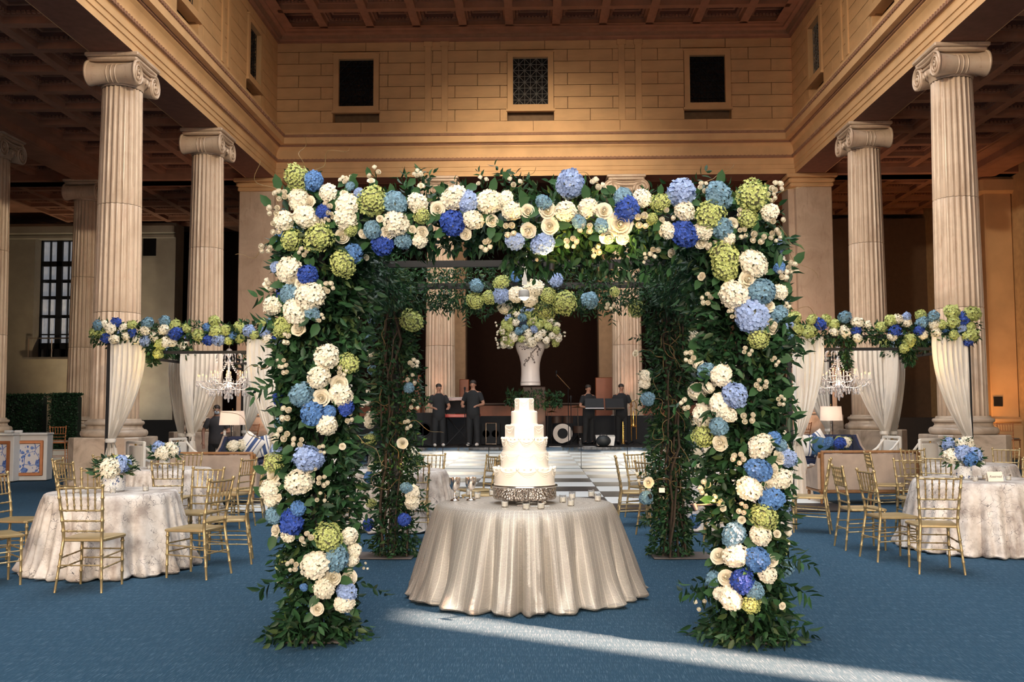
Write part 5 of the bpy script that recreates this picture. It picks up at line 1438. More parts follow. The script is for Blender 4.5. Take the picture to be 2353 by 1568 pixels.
def make_chair(name, material, seat_h=0.45, height=0.915, foot=None):
    c = thing(name, '', 'chair')
    sh = seat_h
    for s in (-1, 1):
        mb = MB(); post_path(mb, [(s * 0.205, -0.255, 0), (s * 0.168, -0.195, sh), (s * 0.172, -0.20, sh + 0.1), (s * 0.197, -0.265, height)], [0.011, 0.0145, 0.0145, 0.0125], [0.12, 0.22, 0.32, sh + 0.07, sh + 0.16, sh + 0.26, sh + 0.36]); mb.ball((s * 0.197, -0.265, height), 0.019, 8, 6)
        mb.build('back_post', material, c, smooth=50)
        mb = MB(); post_path(mb, [(s * 0.19, 0.185, 0), (s * 0.185, 0.185, sh - 0.02)], [0.011, 0.0145], [0.12, 0.22, 0.32, sh - 0.06]); mb.build('leg', material, c, smooth=50)
    def bk(z):
        t = (z - sh) / (height - sh); return 0.168 + 0.028 * t, -0.195 - 0.068 * t
    top = sh + (height - sh) * 0.955
    lv_ = [top, sh + (height - sh) * 0.535, sh + (height - sh) * 0.34, sh + (height - sh) * 0.15]
    for i, z in enumerate(lv_):
        w, y = bk(z); mb = MB(); bamboo(mb, (-w, y, z), (w, y, z), 0.0085 if i else 0.010, (0.14, 0.38, 0.62, 0.86), 6); mb.build('rail', material, c, smooth=50)
    for k in range(5):
        f = -0.66 + 0.33 * k; w0, y0 = bk(lv_[1]); w1, y1 = bk(lv_[0]); mb = MB()
        bamboo(mb, (f * w0, y0, lv_[1]), (f * w1, y1, lv_[0]), 0.0072, (0.22, 0.5, 0.78), 6); mb.build('spindle', material, c, smooth=50)
    mb = MB(); z = sh
    ring = lambda ins, zz: [(x * (1 - ins), y * (1 - ins), zz) for x, y in ((-0.165, -0.20), (0.165, -0.20), (0.19, -0.17), (0.222, 0.17), (0.205, 0.205), (-0.205, 0.205), (-0.222, 0.17), (-0.19, -0.17))]
    mb.loft([ring(0.03, z - 0.022), ring(0, z - 0.015), ring(0, z), ring(0.06, z + 0.008)], caps=True); mb.build('seat', material, c, smooth=30)
    for s in (-1, 1):
        for z, z2 in ((0.20, 0.20), (0.29, 0.29)):
            zz = z * sh / 0.45; tb = zz / sh; xb = 0.205 - 0.037 * tb; yb = -0.255 + 0.06 * tb
            mb = MB(); bamboo(mb, (s * xb, yb, zz), (s * 0.187, 0.185, zz + 0.015), 0.007, (0.3, 0.7), 6); mb.build('stretcher', material, c, smooth=50)
    for z in (0.24 * sh / 0.45, 0.32 * sh / 0.45):
        mb = MB(); bamboo(mb, (-0.187, 0.185, z), (0.187, 0.185, z), 0.007, (0.3, 0.7), 6); mb.build('stretcher', material, c, smooth=50)
    zz = 0.23 * sh / 0.45; mb = MB(); bamboo(mb, (-0.187, -0.225, zz), (0.187, -0.225, zz), 0.007, (0.3, 0.7), 6); mb.build('stretcher', material, c, smooth=50)
    return c
chair0 = make_chair('banquet_chair', M['gold']); used = [False]
def chair(x, y, fx, fy, label, group):
    if not used[0]: c = chair0; used[0] = True
    else: c = copy_tree(chair0)
    c.location = (x, y, 0); c.rotation_euler = (0, 0, math.atan2(-fx, fy)); return tag(c, label, 'chair', group)

def flat_leaves(name, parent, c, r, n, lmin, lmax, hemi=True):
    lf = Leaves(); P = []; D = []
    for _ in range(n):
        a = rnd.uniform(0, 6.28); zz = rnd.uniform(-0.35, 0.9); d = Vector((math.cos(a), math.sin(a), zz)); P.append(Vector(c) + d.normalized() * r * rnd.uniform(0.45, 0.95)); D.append(d + Vector((0, 0, rnd.uniform(-0.6, 0.3))))
    L = lmin + (lmax - lmin) * nrs.rand(n); lf.add(P, D, L, L * 0.38, nrs.choice(3, n, p=[0.4, 0.4, 0.2]))
    return lf.build(name, LM, parent)
def centerpiece(x, y, label, big=0.0, kinds='WWBMRRT', pot=0.075, h=0.13, z=0.763, r=0.17):
    b = thing('flower_centrepiece', label, 'flowers', (x, y, z), 0, 'flower centrepieces')
    MB().lathe([(pot * 0.9, 0.0), (pot, 0.01), (pot * 1.02, h * 0.9), (pot * 1.05, h), (pot * 0.97, h), (pot * 0.93, 0.02)], 28, caps=False).build('porcelain_pot', M['porcelain'], b)
    flat_leaves('foliage', b, (0, 0, h + 0.06), r + 0.03, 170, 0.05, 0.10)
    for i, k in enumerate(kinds):
        a = -1.45 + 2.4 * i; el = 0.15 + 0.22 * i / len(kinds) * 3
        d = Vector((math.cos(a) * math.cos(el), math.sin(a) * math.cos(el), math.sin(el)))
        flower(k, b, Vector((0, 0, h + 0.06)) + d * r * 0.8, {'W': 0.088, 'B': 0.078, 'M': 0.078, 'T': 0.065, 'G': 0.065, 'R': 0.040, 'C': 0.045, 'D': 0.06}[k], d)
    return b

tables = [
    ('bar', (-4.21, 9.90), 0.62, 'the table nearest the bar'),
    ('barback', (-5.16, 13.9), 0.61, 'the table before the bar-side settee'),
    ('midl', (-1.80, 13.4), 0.61, 'the table behind the silver goblets'),
    ('midr', (2.55, 13.4), 0.61, 'the table behind the glaring arch leg'),
    ('amb', (4.98, 11.35), 0.70, 'the reserved-card table'),
    ('ambback', (6.27, 14.6), 0.61, 'the table beyond the reserved card')]
TL = {}
for i, (key, (x, y), r, desc) in enumerate(tables):
    TL[key] = (x, y, r, desc)
    table_under((x, y, 0), r - 0.01, 'plain round table hidden under the cloth of %s' % desc)
    o = link('tablecloth', cloth_mesh('tablecloth', r, r + 0.12, 0.762, M['marble_cloth'], 14 + i % 3, 0.085, 20 + i), None, (x, y, 0), (0, 0, i * 1.1))
    tag(o, 'dark-veined white cloth on %s' % desc, 'tablecloth', 'marble-print tablecloths')
def chairs_at(key, lst):
    d = TL[key][3]
    for (x, y, fx, fy, how) in lst: chair(x, y, fx, fy, 'gold bamboo-ringed chair %s at %s' % (how, d), 'chairs around ' + d)
chairs_at('bar', [(-3.92, 8.84, 0.02, 1, 'backing onto open carpet'), (-4.90, 9.00, 0.75, 0.70, 'half turned to the bar'), (-5.33, 10.28, 1, -0.05, 'with its back to the bar'), (-4.83, 10.95, 0.3, -1, 'before the pale plinth'), (-3.22, 9.50, -1, 0.28, 'drawn well out toward the arch'), (-3.18, 10.32, -1, -0.25, 'edge-on to the arch'), (-3.75, 10.98, -0.25, -1, 'back to back with its neighbour table')])
chairs_at('barback', [(-4.70, 12.87, -0.15, 1, 'facing the settee'), (-5.30, 14.98, 0, -1, 'against the settee back'), (-4.10, 13.46, -1, 0.25, 'nearer corner toward the dance floor'), (-4.12, 14.25, -1, -0.2, 'farther corner toward the dance floor'), (-6.25, 13.55, 1, 0.1, 'edge-on before the plinth'), (-5.86, 12.85, 0.5, 0.8, 'behind the porcelain-pot bouquet'), (-6.15, 14.6, 1, -0.4, 'by the white armchair')])
chairs_at('midl', [(-1.48, 12.12, -0.12, 1, 'facing the stage'), (-2.55, 12.40, 0.85, 0.6, 'between the two arch legs'), (-2.75, 13.75, 1, -0.15, 'toward the settee'), (-1.55, 14.55, -0.1, -1, 'on the dance floor side'), (-0.82, 14.0, -0.9, -0.5, 'farther one by the cake'), (-0.72, 13.28, -1, 0.25, 'nearer one by the cake')])
chairs_at('midr', [(1.36, 13.65, 1, -0.05, 'edge-on over the dance floor'), (1.58, 12.55, 0.85, 0.5, 'beside the cake table'), (1.62, 14.55, 0.6, -0.8, 'deep on the dance floor'), (2.22, 12.05, 0.2, 1, 'facing the stage'), (3.50, 12.90, -1, 0.35, 'backing toward the settee'), (3.15, 14.52, -0.4, -1, 'facing the arch')])
chairs_at('amb', [(3.84, 9.80, 0.12, 1, 'backing onto open carpet'), (3.70, 10.55, 1, 0.12, 'in the side pair, nearer the arch'), (3.66, 11.35, 1, 0.0, 'in the side pair, nearer the settee'), (4.75, 12.62, -0.1, -1, 'facing the card from behind'), (5.38, 10.00, -0.45, 1, 'cut by the frame edge'), (5.98, 12.3, -0.8, -0.6, 'beyond the candles')])
chairs_at('ambback', [(5.16, 14.85, 1, -0.1, 'edge-on before the settee'), (5.42, 13.60, 0.5, 0.9, 'behind the reserved-card chairs'), (6.50, 13.32, 0, 1, 'facing the plinth'), (7.35, 15.9, -0.7, -1, 'against the plinth'), (6.05, 15.85, 0.1, -1, 'by the settee end')])
VG = 'votive candles on the guest tables'
def votives(key, lst, desc):
    for q, (dx, dy) in enumerate(lst):
        x, y, r, d = TL[key]; votive(x + dx, y + dy, 0.764, 'votive candle glass %s on %s' % (('before the flower pot', 'beside the flower pot', 'by the cloth edge', 'behind the flower pot')[q], d), VG)
votives('bar', [(0.10, -0.22), (0.33, 0.02), (-0.28, -0.15)], ''); votives('barback', [(-0.18, -0.15), (0.25, -0.1)], ''); votives('midr', [(0.2, -0.25)], '')
votives('amb', [(-0.18, -0.30), (0.26, -0.12), (-0.32, -0.12), (0.10, 0.1)], ''); votives('ambback', [(-0.1, -0.25), (0.1, -0.22)], '')
centerpiece(-4.20, 9.92, 'white hydrangea and leafy bouquet in a round porcelain pot, on the table nearest the bar', kinds='WWRBGRR', pot=0.105, h=0.155, r=0.17)
centerpiece(-5.20, 13.95, 'bouquet with one blue and one white hydrangea, before the beige settee on the bar side', kinds='WBRWGB', pot=0.075, h=0.13, r=0.19)
centerpiece(4.85, 11.45, 'bouquet of white and sky-blue hydrangeas behind the reserved card', kinds='MWWBRBR', pot=0.085, h=0.15, r=0.17)
centerpiece(6.10, 14.6, 'bouquet of white and blue hydrangeas on the table beyond the reserved card', kinds='WMBWRR', pot=0.085, h=0.17, r=0.19)
centerpiece(2.30, 13.35, 'white bouquet in a patterned pot behind the arch leg', kinds='WWRRBR', pot=0.10, h=0.20, r=0.17)
centerpiece(-1.75, 13.5, 'low white bouquet on the table behind the silver goblets', kinds='WRRWB', pot=0.075, h=0.10, r=0.14)
# reserved card
rc = thing('reserved_card', 'cream tent card lettered Reserved standing on a guest table', 'card', (4.99, 11.35 - 0.34, 0.765), 0.08)
MB().add([(-0.085, -0.03, 0.0), (0.085, -0.03, 0.0), (0.085, 0, 0.105), (-0.085, 0, 0.105), (-0.085, 0.03, 0), (0.085, 0.03, 0)], [(0, 1, 2, 3), (3, 2, 5, 4)]).build('card', mat('cream_card', (0.78, 0.72, 0.62), 0.7), rc, smooth=0)
cu = bpy.data.curves.new('card_text', 'FONT'); cu.body = 'Reserved'; cu.size = 0.036; cu.align_x = 'CENTER'; cu.align_y = 'CENTER'; cu.shear = 0.4; cu.extrude = 0.0004
tx = bpy.data.objects.new('card_text', cu); C.objects.link(tx)
bpy.context.view_layer.update()
me = bpy.data.meshes.new_from_object(tx); bpy.data.objects.remove(tx, do_unlink=True)
me.materials.clear(); me.materials.append(mat('grey_ink', (0.10, 0.09, 0.085), 0.6))
link('lettering', me, rc, (0, -0.0155 - 0.002, 0.052), (math.radians(74), 0, 0))

# ================================================================== LOUNGE PAVILIONS
def drape(top0, top1, tie, tail, name, parent, base, seed, sag=1.0):
    """curtain gathered from a beam (top0..top1, top0 next to the post) to a tie on the post, then flaring to the floor"""
    rr = random.Random(seed); top0 = Vector(top0); top1 = Vector(top1); tie = Vector(tie)
    n = 34; mb = MB(); rows = []
    along = (top1 - top0); W = along.length; ax = along.normalized(); nrm = ax.cross(Vector((0, 0, 1))).normalized()
    m = 22
    for j in range(m + 1):
        t = j / m; row = []
        z = top0.z + (tie.z - top0.z) * t
        w = 0.10 + (W - 0.10) * (1 - t ** 2.6) if t < 1 else 0.10
        inner = W * (1 - t ** 2.3) + 0.11 * t
        for i in range(n + 1):
            u = i / n; s = u * inner
            f = 0.020 + 0.035 * (t ** 1.5)
            d = f * math.sin(u * 2 * PI * 7 + seed) + 0.012 * math.sin(u * 2 * PI * 15 + t * 4 + seed)
            zz = z + (0.10 * u * math.sin(PI * t) if t < 1 else 0)
            row.append(top0 + ax * (s + (tie - top0).dot(ax) * t) + nrm * (d - 0.03) + Vector((0, 0, zz - top0.z)))
        rows.append(row)
    for j in range(1, 9):
        t = j / 8; row = []
        hw = 0.055 + 0.20 * t ** 0.9
        for i in range(n + 1):
            u = i / n * 2 - 1; z = tie.z * (1 - t) + 0.012 * t
            row.append(tie + ax * (0.055 + u * hw) + nrm * ((0.05 * math.sin(u * PI * 5 + seed) * (0.5 + t)) - 0.05) + Vector((0, 0, z - tie.z)))
        rows.append(row)
    V = [p - base for r in rows for p in r]; k = n + 1
    mb.add(V, [(j * k + i, j * k + i + 1, (j + 1) * k + i + 1, (j + 1) * k + i) for j in range(len(rows) - 1) for i in range(n)])
    o = mb.build(name, M['white_cloth'], parent, smooth=80)
    tb = MB(); tb.lathe([(0.085, -0.035), (0.095, 0.0), (0.085, 0.035)], 16, tie - base + ax * 0.055 - nrm * 0.06 * 0, caps=False); tb.build('tie_band', M['white_cloth'], o)
    return o
GARL_L = [((0, 470, 3.336), "T 750 925 35;D 888 908 38;W 800 915 25;G 730 985 40;T 1130 905 38;T 1265 895 40;G 1015 925 35;G 1345 930 40;G 1645 895 40;D 815 1025 36;D 1015 980 32;D 1350 990 45;D 1595 1040 40;B 1115 1050 38;B 1675 1035 45;B 1910 970 42;M 1585 943 28;W 850 950 36;W 955 950 35;W 1115 965 40;W 1255 960 36;W 1190 1015 36;W 875 1035 36;W 970 1010 30;W 1050 1040 30;G 1430 950 35;G 1655 970 45;G 1730 965 40;G 1520 1000 40;G 1830 940 38;G 1840 1030 32;G 1750 1045 30;M 1785 1005 30;T 2085 905 40;B 2030 980 40;G 2020 905 32;D 2125 1030 38;W 2050 1030 36;G 1945 1000 30;W 1270 1055 36;W 1320 1055 30;G 770 985 36;G 1230 1070 40;G 1210 1145 36")]
GARL_R = [((1753, 600, 3.92), "G 285 505 50;G 440 525 40;G 565 530 45;B 225 580 55;D 515 570 48;G 645 575 40;G 305 615 45;G 415 635 58;T 735 505 48;W 850 555 45;W 735 640 48;D 840 630 40;W 645 640 35;W 850 695 35;G 1065 595 42;W 945 575 30;G 1155 535 48;W 1215 520 40;B 1295 500 35;W 1295 555 38;D 1185 630 48;W 1165 680 35;G 1420 485 38;T 1535 500 48;T 1435 555 50;D 1410 625 38;W 1440 665 38;W 1545 570 45;G 1610 575 40;W 1560 640 42;M 1640 620 28;G 1715 550 52;D 1805 525 55;G 1885 475 62;B 1780 615 55;G 1870 590 40;G 1870 675 58;G 1720 670 40;D 1850 725 40;G 1705 460 55;M 1835 520 30;G 1310 735 45;G 1270 790 40;G 1330 700 40")]
PV = []
for s, garl, side in ((-1, GARL_L, 'bar side'), (1, GARL_R, 'amber-lit side')):
    PX0, PX1, PY0, PY1, PZ = s * 7.55, s * 4.45, 17.5, 24.6, 2.82
    B = Vector((s * 6.0, 17.5, 0))
    pav = thing('lounge_pavilion', 'black-framed lounge canopy with white drapes and flower garland on the %s' % side, 'canopy', B, 0, 'draped lounge canopies'); PV.append(pav)
    YM = 21.6
    posts = [(PX0, PY0), (PX1, PY0), (PX0, YM), (PX1, YM), (PX0 * 0.96, PY1), (PX1, PY1)]
    for x, y in posts:
        MB().box(Vector((x, y, PZ / 2 + 0.01)) - B, (0.065, 0.065, PZ)).build('post', M['black_metal'], pav, smooth=0)
        MB().bbox(Vector((x, y, 0.008)) - B, (0.45, 0.45, 0.014), 0.003).build('base_plate', M['black_metal'], pav, smooth=0)
    def beam(a, b, z=PZ):
        a = Vector((*a, z)); b = Vector((*b, z)); c = (a + b) / 2; d = b - a
        q = Matrix.Rotation(math.atan2(d.y, d.x), 3, 'Z')
        for dz in (0.0, -0.22): MB().box(c - B + Vector((0, 0, dz)), (d.length, 0.05, 0.05), 0, q).build('beam', M['black_metal'], pav, smooth=0)
    beam(posts[0], posts[1]); beam(posts[2], posts[3]); beam(posts[4], posts[5]); beam(posts[0], posts[2]); beam(posts[2], posts[4]); beam(posts[1], posts[3]); beam(posts[3], posts[5])
    zt = PZ - 0.0
    i_ = -s      # inward direction along x
    D_ = [((PX0, PY0), (i_ * 0.62, 0)), ((PX1, PY0), (-i_ * 0.55, 0)), ((PX0, YM), (i_ * 0.70, 0)), ((PX0, YM), (0, -0.85)), ((PX0 * 0.96, PY1), (i_ * 0.65, 0)), ((PX1, PY1), (-i_ * 0.55, 0)), ((PX1, YM), (0, -0.6)), ((PX0, YM), (-i_ * 0.34, 0))]
    for q, ((x, y), (dx, dy)) in enumerate(D_):
        off = Vector((0.045 * (1 if dx > 0 else -1) if dx else 0.10 * i_, -0.10, 0))
        t0 = Vector((x, y, zt)) + off; t1 = t0 + Vector((dx, dy, 0))
        drape(t0, t1, (x + off.x, y + off.y, 1.05), None, 'drape', pav, B, q + 3)
    lf = Leaves()
    x0, x1 = at(215 if s < 0 else 1790, 760, PY0).x, at(655 if s < 0 else 2245, 760, PY0).x
    zg = at(440 if s < 0 else 2000, 765, PY0).z
    lf.along((x0, PY0, zg), (x1, PY0, zg), 0.17, 0.17, 1900, 0.06, 0.12, flat=(1, 1))
    lf.along((PX0, PY0, PZ), (PX0, YM, PZ), 0.14, 0.14, 1000, 0.06, 0.12); lf.along((PX0, PY1, PZ), (PX1, PY1, PZ), 0.13, 0.13, 900, 0.06, 0.12)
    lf.along((PX1, PY0, PZ), (PX1, YM, PZ), 0.13, 0.13, 800, 0.06, 0.12)
    hx = at(350 if s < 0 else 2085, 800, PY0).x; lf.along((hx, PY0, zg - 0.05), (hx + 0.02, PY0, zg - 0.55), 0.16, 0.07, 330, 0.06, 0.11, droop=0.9)
    if s > 0:
        hx = at(1940, 800, PY0).x; lf.along((hx, PY0, zg - 0.05), (hx + 0.05, PY0, zg - 0.62), 0.12, 0.05, 260, 0.06, 0.11, droop=0.9)
    lf.build('foliage', LM, pav, B)
    for kind, px, py, r in items(garl):
        Y = PY0 - 0.14 + rnd.uniform(-0.05, 0.05); p = at(px, py, Y); flower(kind, pav, p, r / F_PX * Y, OUT, B, small=True)
    for i in range(22):
        y = rnd.uniform(PY0 + 0.3, YM); flower(rnd.choice('WGBDTG'), pav, (PX0 + rnd.uniform(-0.12, 0.12), y, zg + rnd.uniform(-0.1, 0.14)), rnd.uniform(0.07, 0.10), OUT, B, small=True)
    for q, fx in enumerate((0.25, 0.72)):
        gx = PX0 + (PX1 - PX0) * fx
        spot('pin_light', 'small pin light under the %s canopy garland, %s' % (side, 'by the outer post' if q == 0 else 'by the inner post'), (gx, PY0 - 0.02, PZ - 0.30), (gx + 0.05, PY0 - 0.75, PZ + 0.1), 0.1, WARM, 1.0)
        glow((gx, PY0 - 0.42, PZ - 0.42), 5, WARM, 0.04)
    # warm lamps clipped on the posts light the drapes
    for (x, y) in (posts[0], posts[1], posts[2]):
        glow((x + i_ * (0.3 if x == PX0 else -0.3), y - 0.30, 0.30), 3.5, (1.0, 0.66, 0.40), 0.08)

# ---- crystal chandeliers
def chandelier(label, loc):
    c = thing('chandelier', label, 'chandelier', loc, 0, 'crystal chandeliers')
    MB().lathe([(0.012, 1.03), (0.05, 1.0), (0.07, 0.93), (0.03, 0.88), (0.02, 0.80), (0.05, 0.75), (0.03, 0.70), (0.02, 0.55), (0.045, 0.45), (0.02, 0.35), (0.06, 0.26), (0.13, 0.20), (0.10, 0.15), (0.03, 0.12), (0.04, 0.06), (0.01, 0.0)], 14).build('stem', M['crystal'], c)
    MB().tube([(0, 0, 1.02), (0, 0, 1.16)], 0.008, 5).build('chain', M['silver'], c)
    am = MB(); am.tube([(0.06, 0, 0.24), (0.18, 0, 0.15), (0.36, 0, 0.14), (0.50, 0, 0.20), (0.57, 0, 0.30)], 0.008, 6); am.lathe([(0.02, 0.29), (0.05, 0.31), (0.055, 0.32), (0.012, 0.32)], 10, (0.57, 0, 0)); arm_me = am.mesh('arm', M['crystal'], 60)
    am = MB(); am.tube([(0.04, 0, 0.30), (0.12, 0, 0.26), (0.24, 0, 0.28), (0.33, 0, 0.38)], 0.008, 6); am.lathe([(0.02, 0.37), (0.045, 0.39), (0.012, 0.40)], 10, (0.33, 0, 0)); arm2_me = am.mesh('arm', M['crystal'], 60)
    cd = MB(); cd.lathe([(0.011, 0.0), (0.011, 0.10)], 8); cd_me = cd.mesh('candle', M['wax'])
    bu = MB(); bu.lathe([(0.004, 0.0), (0.011, 0.015), (0.009, 0.03), (0.002, 0.05)], 8); bu_me = bu.mesh('bulb', M['flame'])
    dr = MB(); dr.lathe([(0.002, 0.0), (0.004, -0.02), (0.014, -0.055), (0.010, -0.075), (0.002, -0.085)], 6); dr_me = dr.mesh('crystal_drop', M['crystal'], 0)
    sc_ = MB(); sc_.tube([(0.02, 0, 0.84), (0.08, 0, 0.93), (0.17, 0, 0.95), (0.24, 0, 0.88), (0.25, 0, 0.80)], 0.010, 6); sc_me = sc_.mesh('scroll', M['crystal'], 60)
    st_ = MB()
    for q in range(9): t = q / 8; st_.ball((0.06 + 0.26 * t ** 1.5, 0, 0.72 - 0.32 * t), 0.014, 6, 5)
    st_me = st_.mesh('bead_strand', M['crystal'], 60)
    def at_arm(me, a, R, z):
        o = link('arm', me, c, rot=(0, 0, a))
        k = link('candle', cd_me, o, (R, 0, z)); link('bulb', bu_me, o, (R, 0, z + 0.10))
        for da in (-0.06, 0.0, 0.06): link('crystal_drop', dr_me, o, (R + da * 0.5, da, z - 0.03)); link('crystal_drop', dr_me, o, (R * 0.62 + da, da, z - 0.17))
    for i in range(14): at_arm(arm_me, 2 * PI * i / 14, 0.57, 0.32)
    for i in range(8): at_arm(arm2_me, 2 * PI * i / 8 + 0.2, 0.33, 0.40)
    for i in range(8): link('scroll', sc_me, c, rot=(0, 0, 2 * PI * i / 8)); link('bead_strand', st_me, c, rot=(0, 0, 2 * PI * i / 8 + 0.3))['kind'] = 'stuff'
    for i in range(8): link('crystal_drop', dr_me, c, (0.25 * math.cos(2 * PI * i / 8), 0.25 * math.sin(2 * PI * i / 8), 0.80))
    for R, z, n in ((0.13, 0.18, 10), (0.07, 0.07, 6), (0.0, 0.0, 1), (0.36, 0.13, 14)):
        for i in range(n): link('crystal_drop', dr_me, c, (R * math.cos(2 * PI * i / n), R * math.sin(2 * PI * i / n), z), scale=1.5)
    c.scale = (1.10, 1.10, 1.0)
    glow((loc[0], loc[1], loc[2] + 0.55), 12, (1.0, 0.68, 0.45), 0.25)
    return c
q1 = at(525, 912, 21.0); q2 = at(1928, 908, 21.0)
chandelier('crystal candle chandelier hanging over the masked man', (q1.x, 21.0, q1.z)); chandelier('crystal candle chandelier hanging in the lounge on the amber-lit side', (q2.x, 21.0, q2.z))

# ---- lounge furniture
def bent(mb, pts, r, m=0): mb.tube(pts, r, 8, m)
def settee(label, loc, rz=0.0):
    t = thing('settee', label, 'sofa', loc, rz, 'beige settees')
    # local: back toward -Y, seat toward +Y
    w, h = 0.79, 0.86
    MB().bbox((0, 0.0, 0.53), (2 * w - 0.08, 0.07, 0.60), 0.02).build('back_cushion', M['linen'], t)
    fr = MB(); 
    fr.bbox((0, 0, h), (2 * w, 0.07, 0.045), 0.012); fr.bbox((0, 0, 0.22), (2 * w, 0.07, 0.06), 0.012)
    for s in (-1, 1): fr.bbox((s * (w - 0.02), 0, 0.53), (0.05, 0.07, 0.66), 0.012)
    fr.build('back_frame', M['oak'], t)
    MB().bbox((0, 0.40, 0.32), (2 * w - 0.02, 0.72, 0.20), 0.04).build('seat_cushion', M['linen'], t)
    for s in (-1, 1):
        x = s * (w + 0.02); mb = MB()
        prof = [(0.03, 0.25), (0.72, 0.25), (0.74, 0.42), (0.66, 0.55), (0.40, 0.58), (0.18, 0.62), (0.03, 0.80)]
        mb.add([(x - 0.03, y, z) for y, z in prof] + [(x + 0.03 + s * 0.0, y, z) for y, z in prof], [tuple(range(6, -1, -1)), tuple(range(7, 14))] + [(i, (i + 1) % 7, 7 + (i + 1) % 7, 7 + i) for i in range(7)])
        arm = mb.build('arm_panel', M['linen'], t, smooth=20)
        ra = MB(); ra.tube([(x, 0.0, 0.84), (x, 0.12, 0.66), (x, 0.28, 0.60), (x, 0.5, 0.585), (x, 0.68, 0.56), (x, 0.76, 0.46), (x, 0.74, 0.24)], 0.024, 8); ra.tube([(x, 0, 0.22), (x, 0.76, 0.22)], 0.026, 8); ra.build('arm_rail', M['oak'], arm, smooth=60)
        MB().ball((x, 0.45, 0.615), 0.05, 10, 7, sc=(0.7, 3.0, 0.7)).build('arm_pad', M['linen'], arm)
        for y in (0.0, 0.74): MB().lathe([(0.014, 0.0), (0.020, 0.05), (0.026, 0.14), (0.03, 0.17), (0.022, 0.18), (0.034, 0.22)], 12, (x - s * 0.02, y, 0)).build('leg', M['oak'], t)
    MB().lathe([(0.014, 0), (0.026, 0.14), (0.034, 0.22)], 12, (0, 0, 0)).build('leg', M['oak'], t)
    return t
settee('beige oak-framed settee, its back to the guest tables, on the bar side', (-5.46, 16.5, 0)); settee('beige oak-framed settee, its back to the reserved-card table', (5.45, 16.45, 0))
def navy_sofa(label, loc):
    t = thing('navy_sofa', label, 'sofa', loc, 0, 'navy sofas')
    MB().bbox((0, 0.40, 0.62), (1.75, 0.16, 0.76), 0.05).build('backrest', M['navy'], t)
    for i in (-1, 1): MB().bbox((i * 0.42, 0.0, 0.42), (0.83, 0.72, 0.16), 0.04).build('seat_cushion', M['navy'], t)
    MB().bbox((0, 0.02, 0.25), (1.7, 0.76, 0.20), 0.03).build('base', M['navy'], t)
    for s in (-1, 1):
        mb = MB(); prof = [(-0.36, 0.14), (0.48, 0.14), (0.48, 0.99), (0.30, 1.0), (0.05, 0.78), (-0.30, 0.62), (-0.36, 0.55)]; x = s * 0.90
        mb.add([(x - 0.05, y, z) for y, z in prof] + [(x + 0.05, y, z) for y, z in prof], [tuple(range(6, -1, -1)), tuple(range(7, 14))] + [(i, (i + 1) % 7, 7 + (i + 1) % 7, 7 + i) for i in range(7)])
        w_ = mb.build('wing', M['navy'], t, smooth=20)
        MB().tube([(x + s * 0.03, 0.48, 0.99), (x + s * 0.03, 0.30, 1.0), (x + s * 0.03, 0.05, 0.78), (x + s * 0.03, -0.30, 0.62), (x + s * 0.03, -0.36, 0.2)], 0.022, 6).build('wing_piping', M['linen'], w_)
        for y in (-0.3, 0.42): MB().lathe([(0.018, 0), (0.026, 0.15)], 10, (s * 0.82, y, 0)).build('leg', M['dark_wood'], t)
    return t
navy_sofa('navy velvet wing sofa in front of the masked man', (-5.98, 21.75, 0)); navy_sofa('navy velvet wing sofa in the lounge on the amber-lit side', (6.12, 21.75, 0))
def pillow(label, loc, rot, material, s=0.46):
    mb = MB(); n = 10; 
    def P(u, v, sg):
        e = max(0, (1 - abs(u) ** 2.5)) * max(0, (1 - abs(v) ** 2.5)); k = 1 - 0.06 * (1 - abs(u)) * abs(v) ** 2 - 0.06 * (1 - abs(v)) * abs(u) ** 2
        return (u * s / 2 * k, sg * 0.075 * e ** 0.6, v * s / 2 * k)
    for sg in (-1, 1):
        V = [P(-1 + 2 * i / n, -1 + 2 * j / n, sg) for j in range(n + 1) for i in range(n + 1)]
        mb.add(V, [(j * (n + 1) + i, j * (n + 1) + i + 1, (j + 1) * (n + 1) + i + 1, (j + 1) * (n + 1) + i) for j in range(n) for i in range(n)])
    o = mb.build('throw_pillow', material, None, loc, smooth=60); o.rotation_euler = rot; return tag(o, label, 'pillow', 'throw pillows')
for px, lab, s in ((572, 'blue-striped pillow tilted on its corner on the navy sofa by the masked man', 0.6), (595, 'blue-striped pillow at the end of the navy sofa by the masked man', -0.25)):
    p = at(px, 1040, 21.35); pillow(lab, (p.x, 21.48 + (0.17 if abs(s) < 0.4 else 0), 0.515 + 0.23 * (abs(math.cos(s)) + abs(math.sin(s)))), (-0.15, s, 0.15), M['stripe'])
for px, lab, s in ((1868, 'blue-striped pillow standing on the navy sofa on the amber-lit side', 0.12), (1888, 'blue-striped pillow tilted against its neighbour on the amber-lit side', -0.55)):
    p = at(px, 1040, 21.35); pillow(lab, (p.x, 21.48 + (0.17 if abs(s) > 0.4 else 0), 0.515 + 0.23 * (abs(math.cos(s)) + abs(math.sin(s)))), (-0.15, s, 0.1), M['stripe'])
p = at(1872, 1080, 21.2); pillow('teal blue pillow leaning before the striped pillows', (p.x + 0.22, 21.30, 0.76), (-0.15, 0.2, -0.3), mat('teal_cushion', (0.05, 0.13, 0.26), 0.85), 0.40)
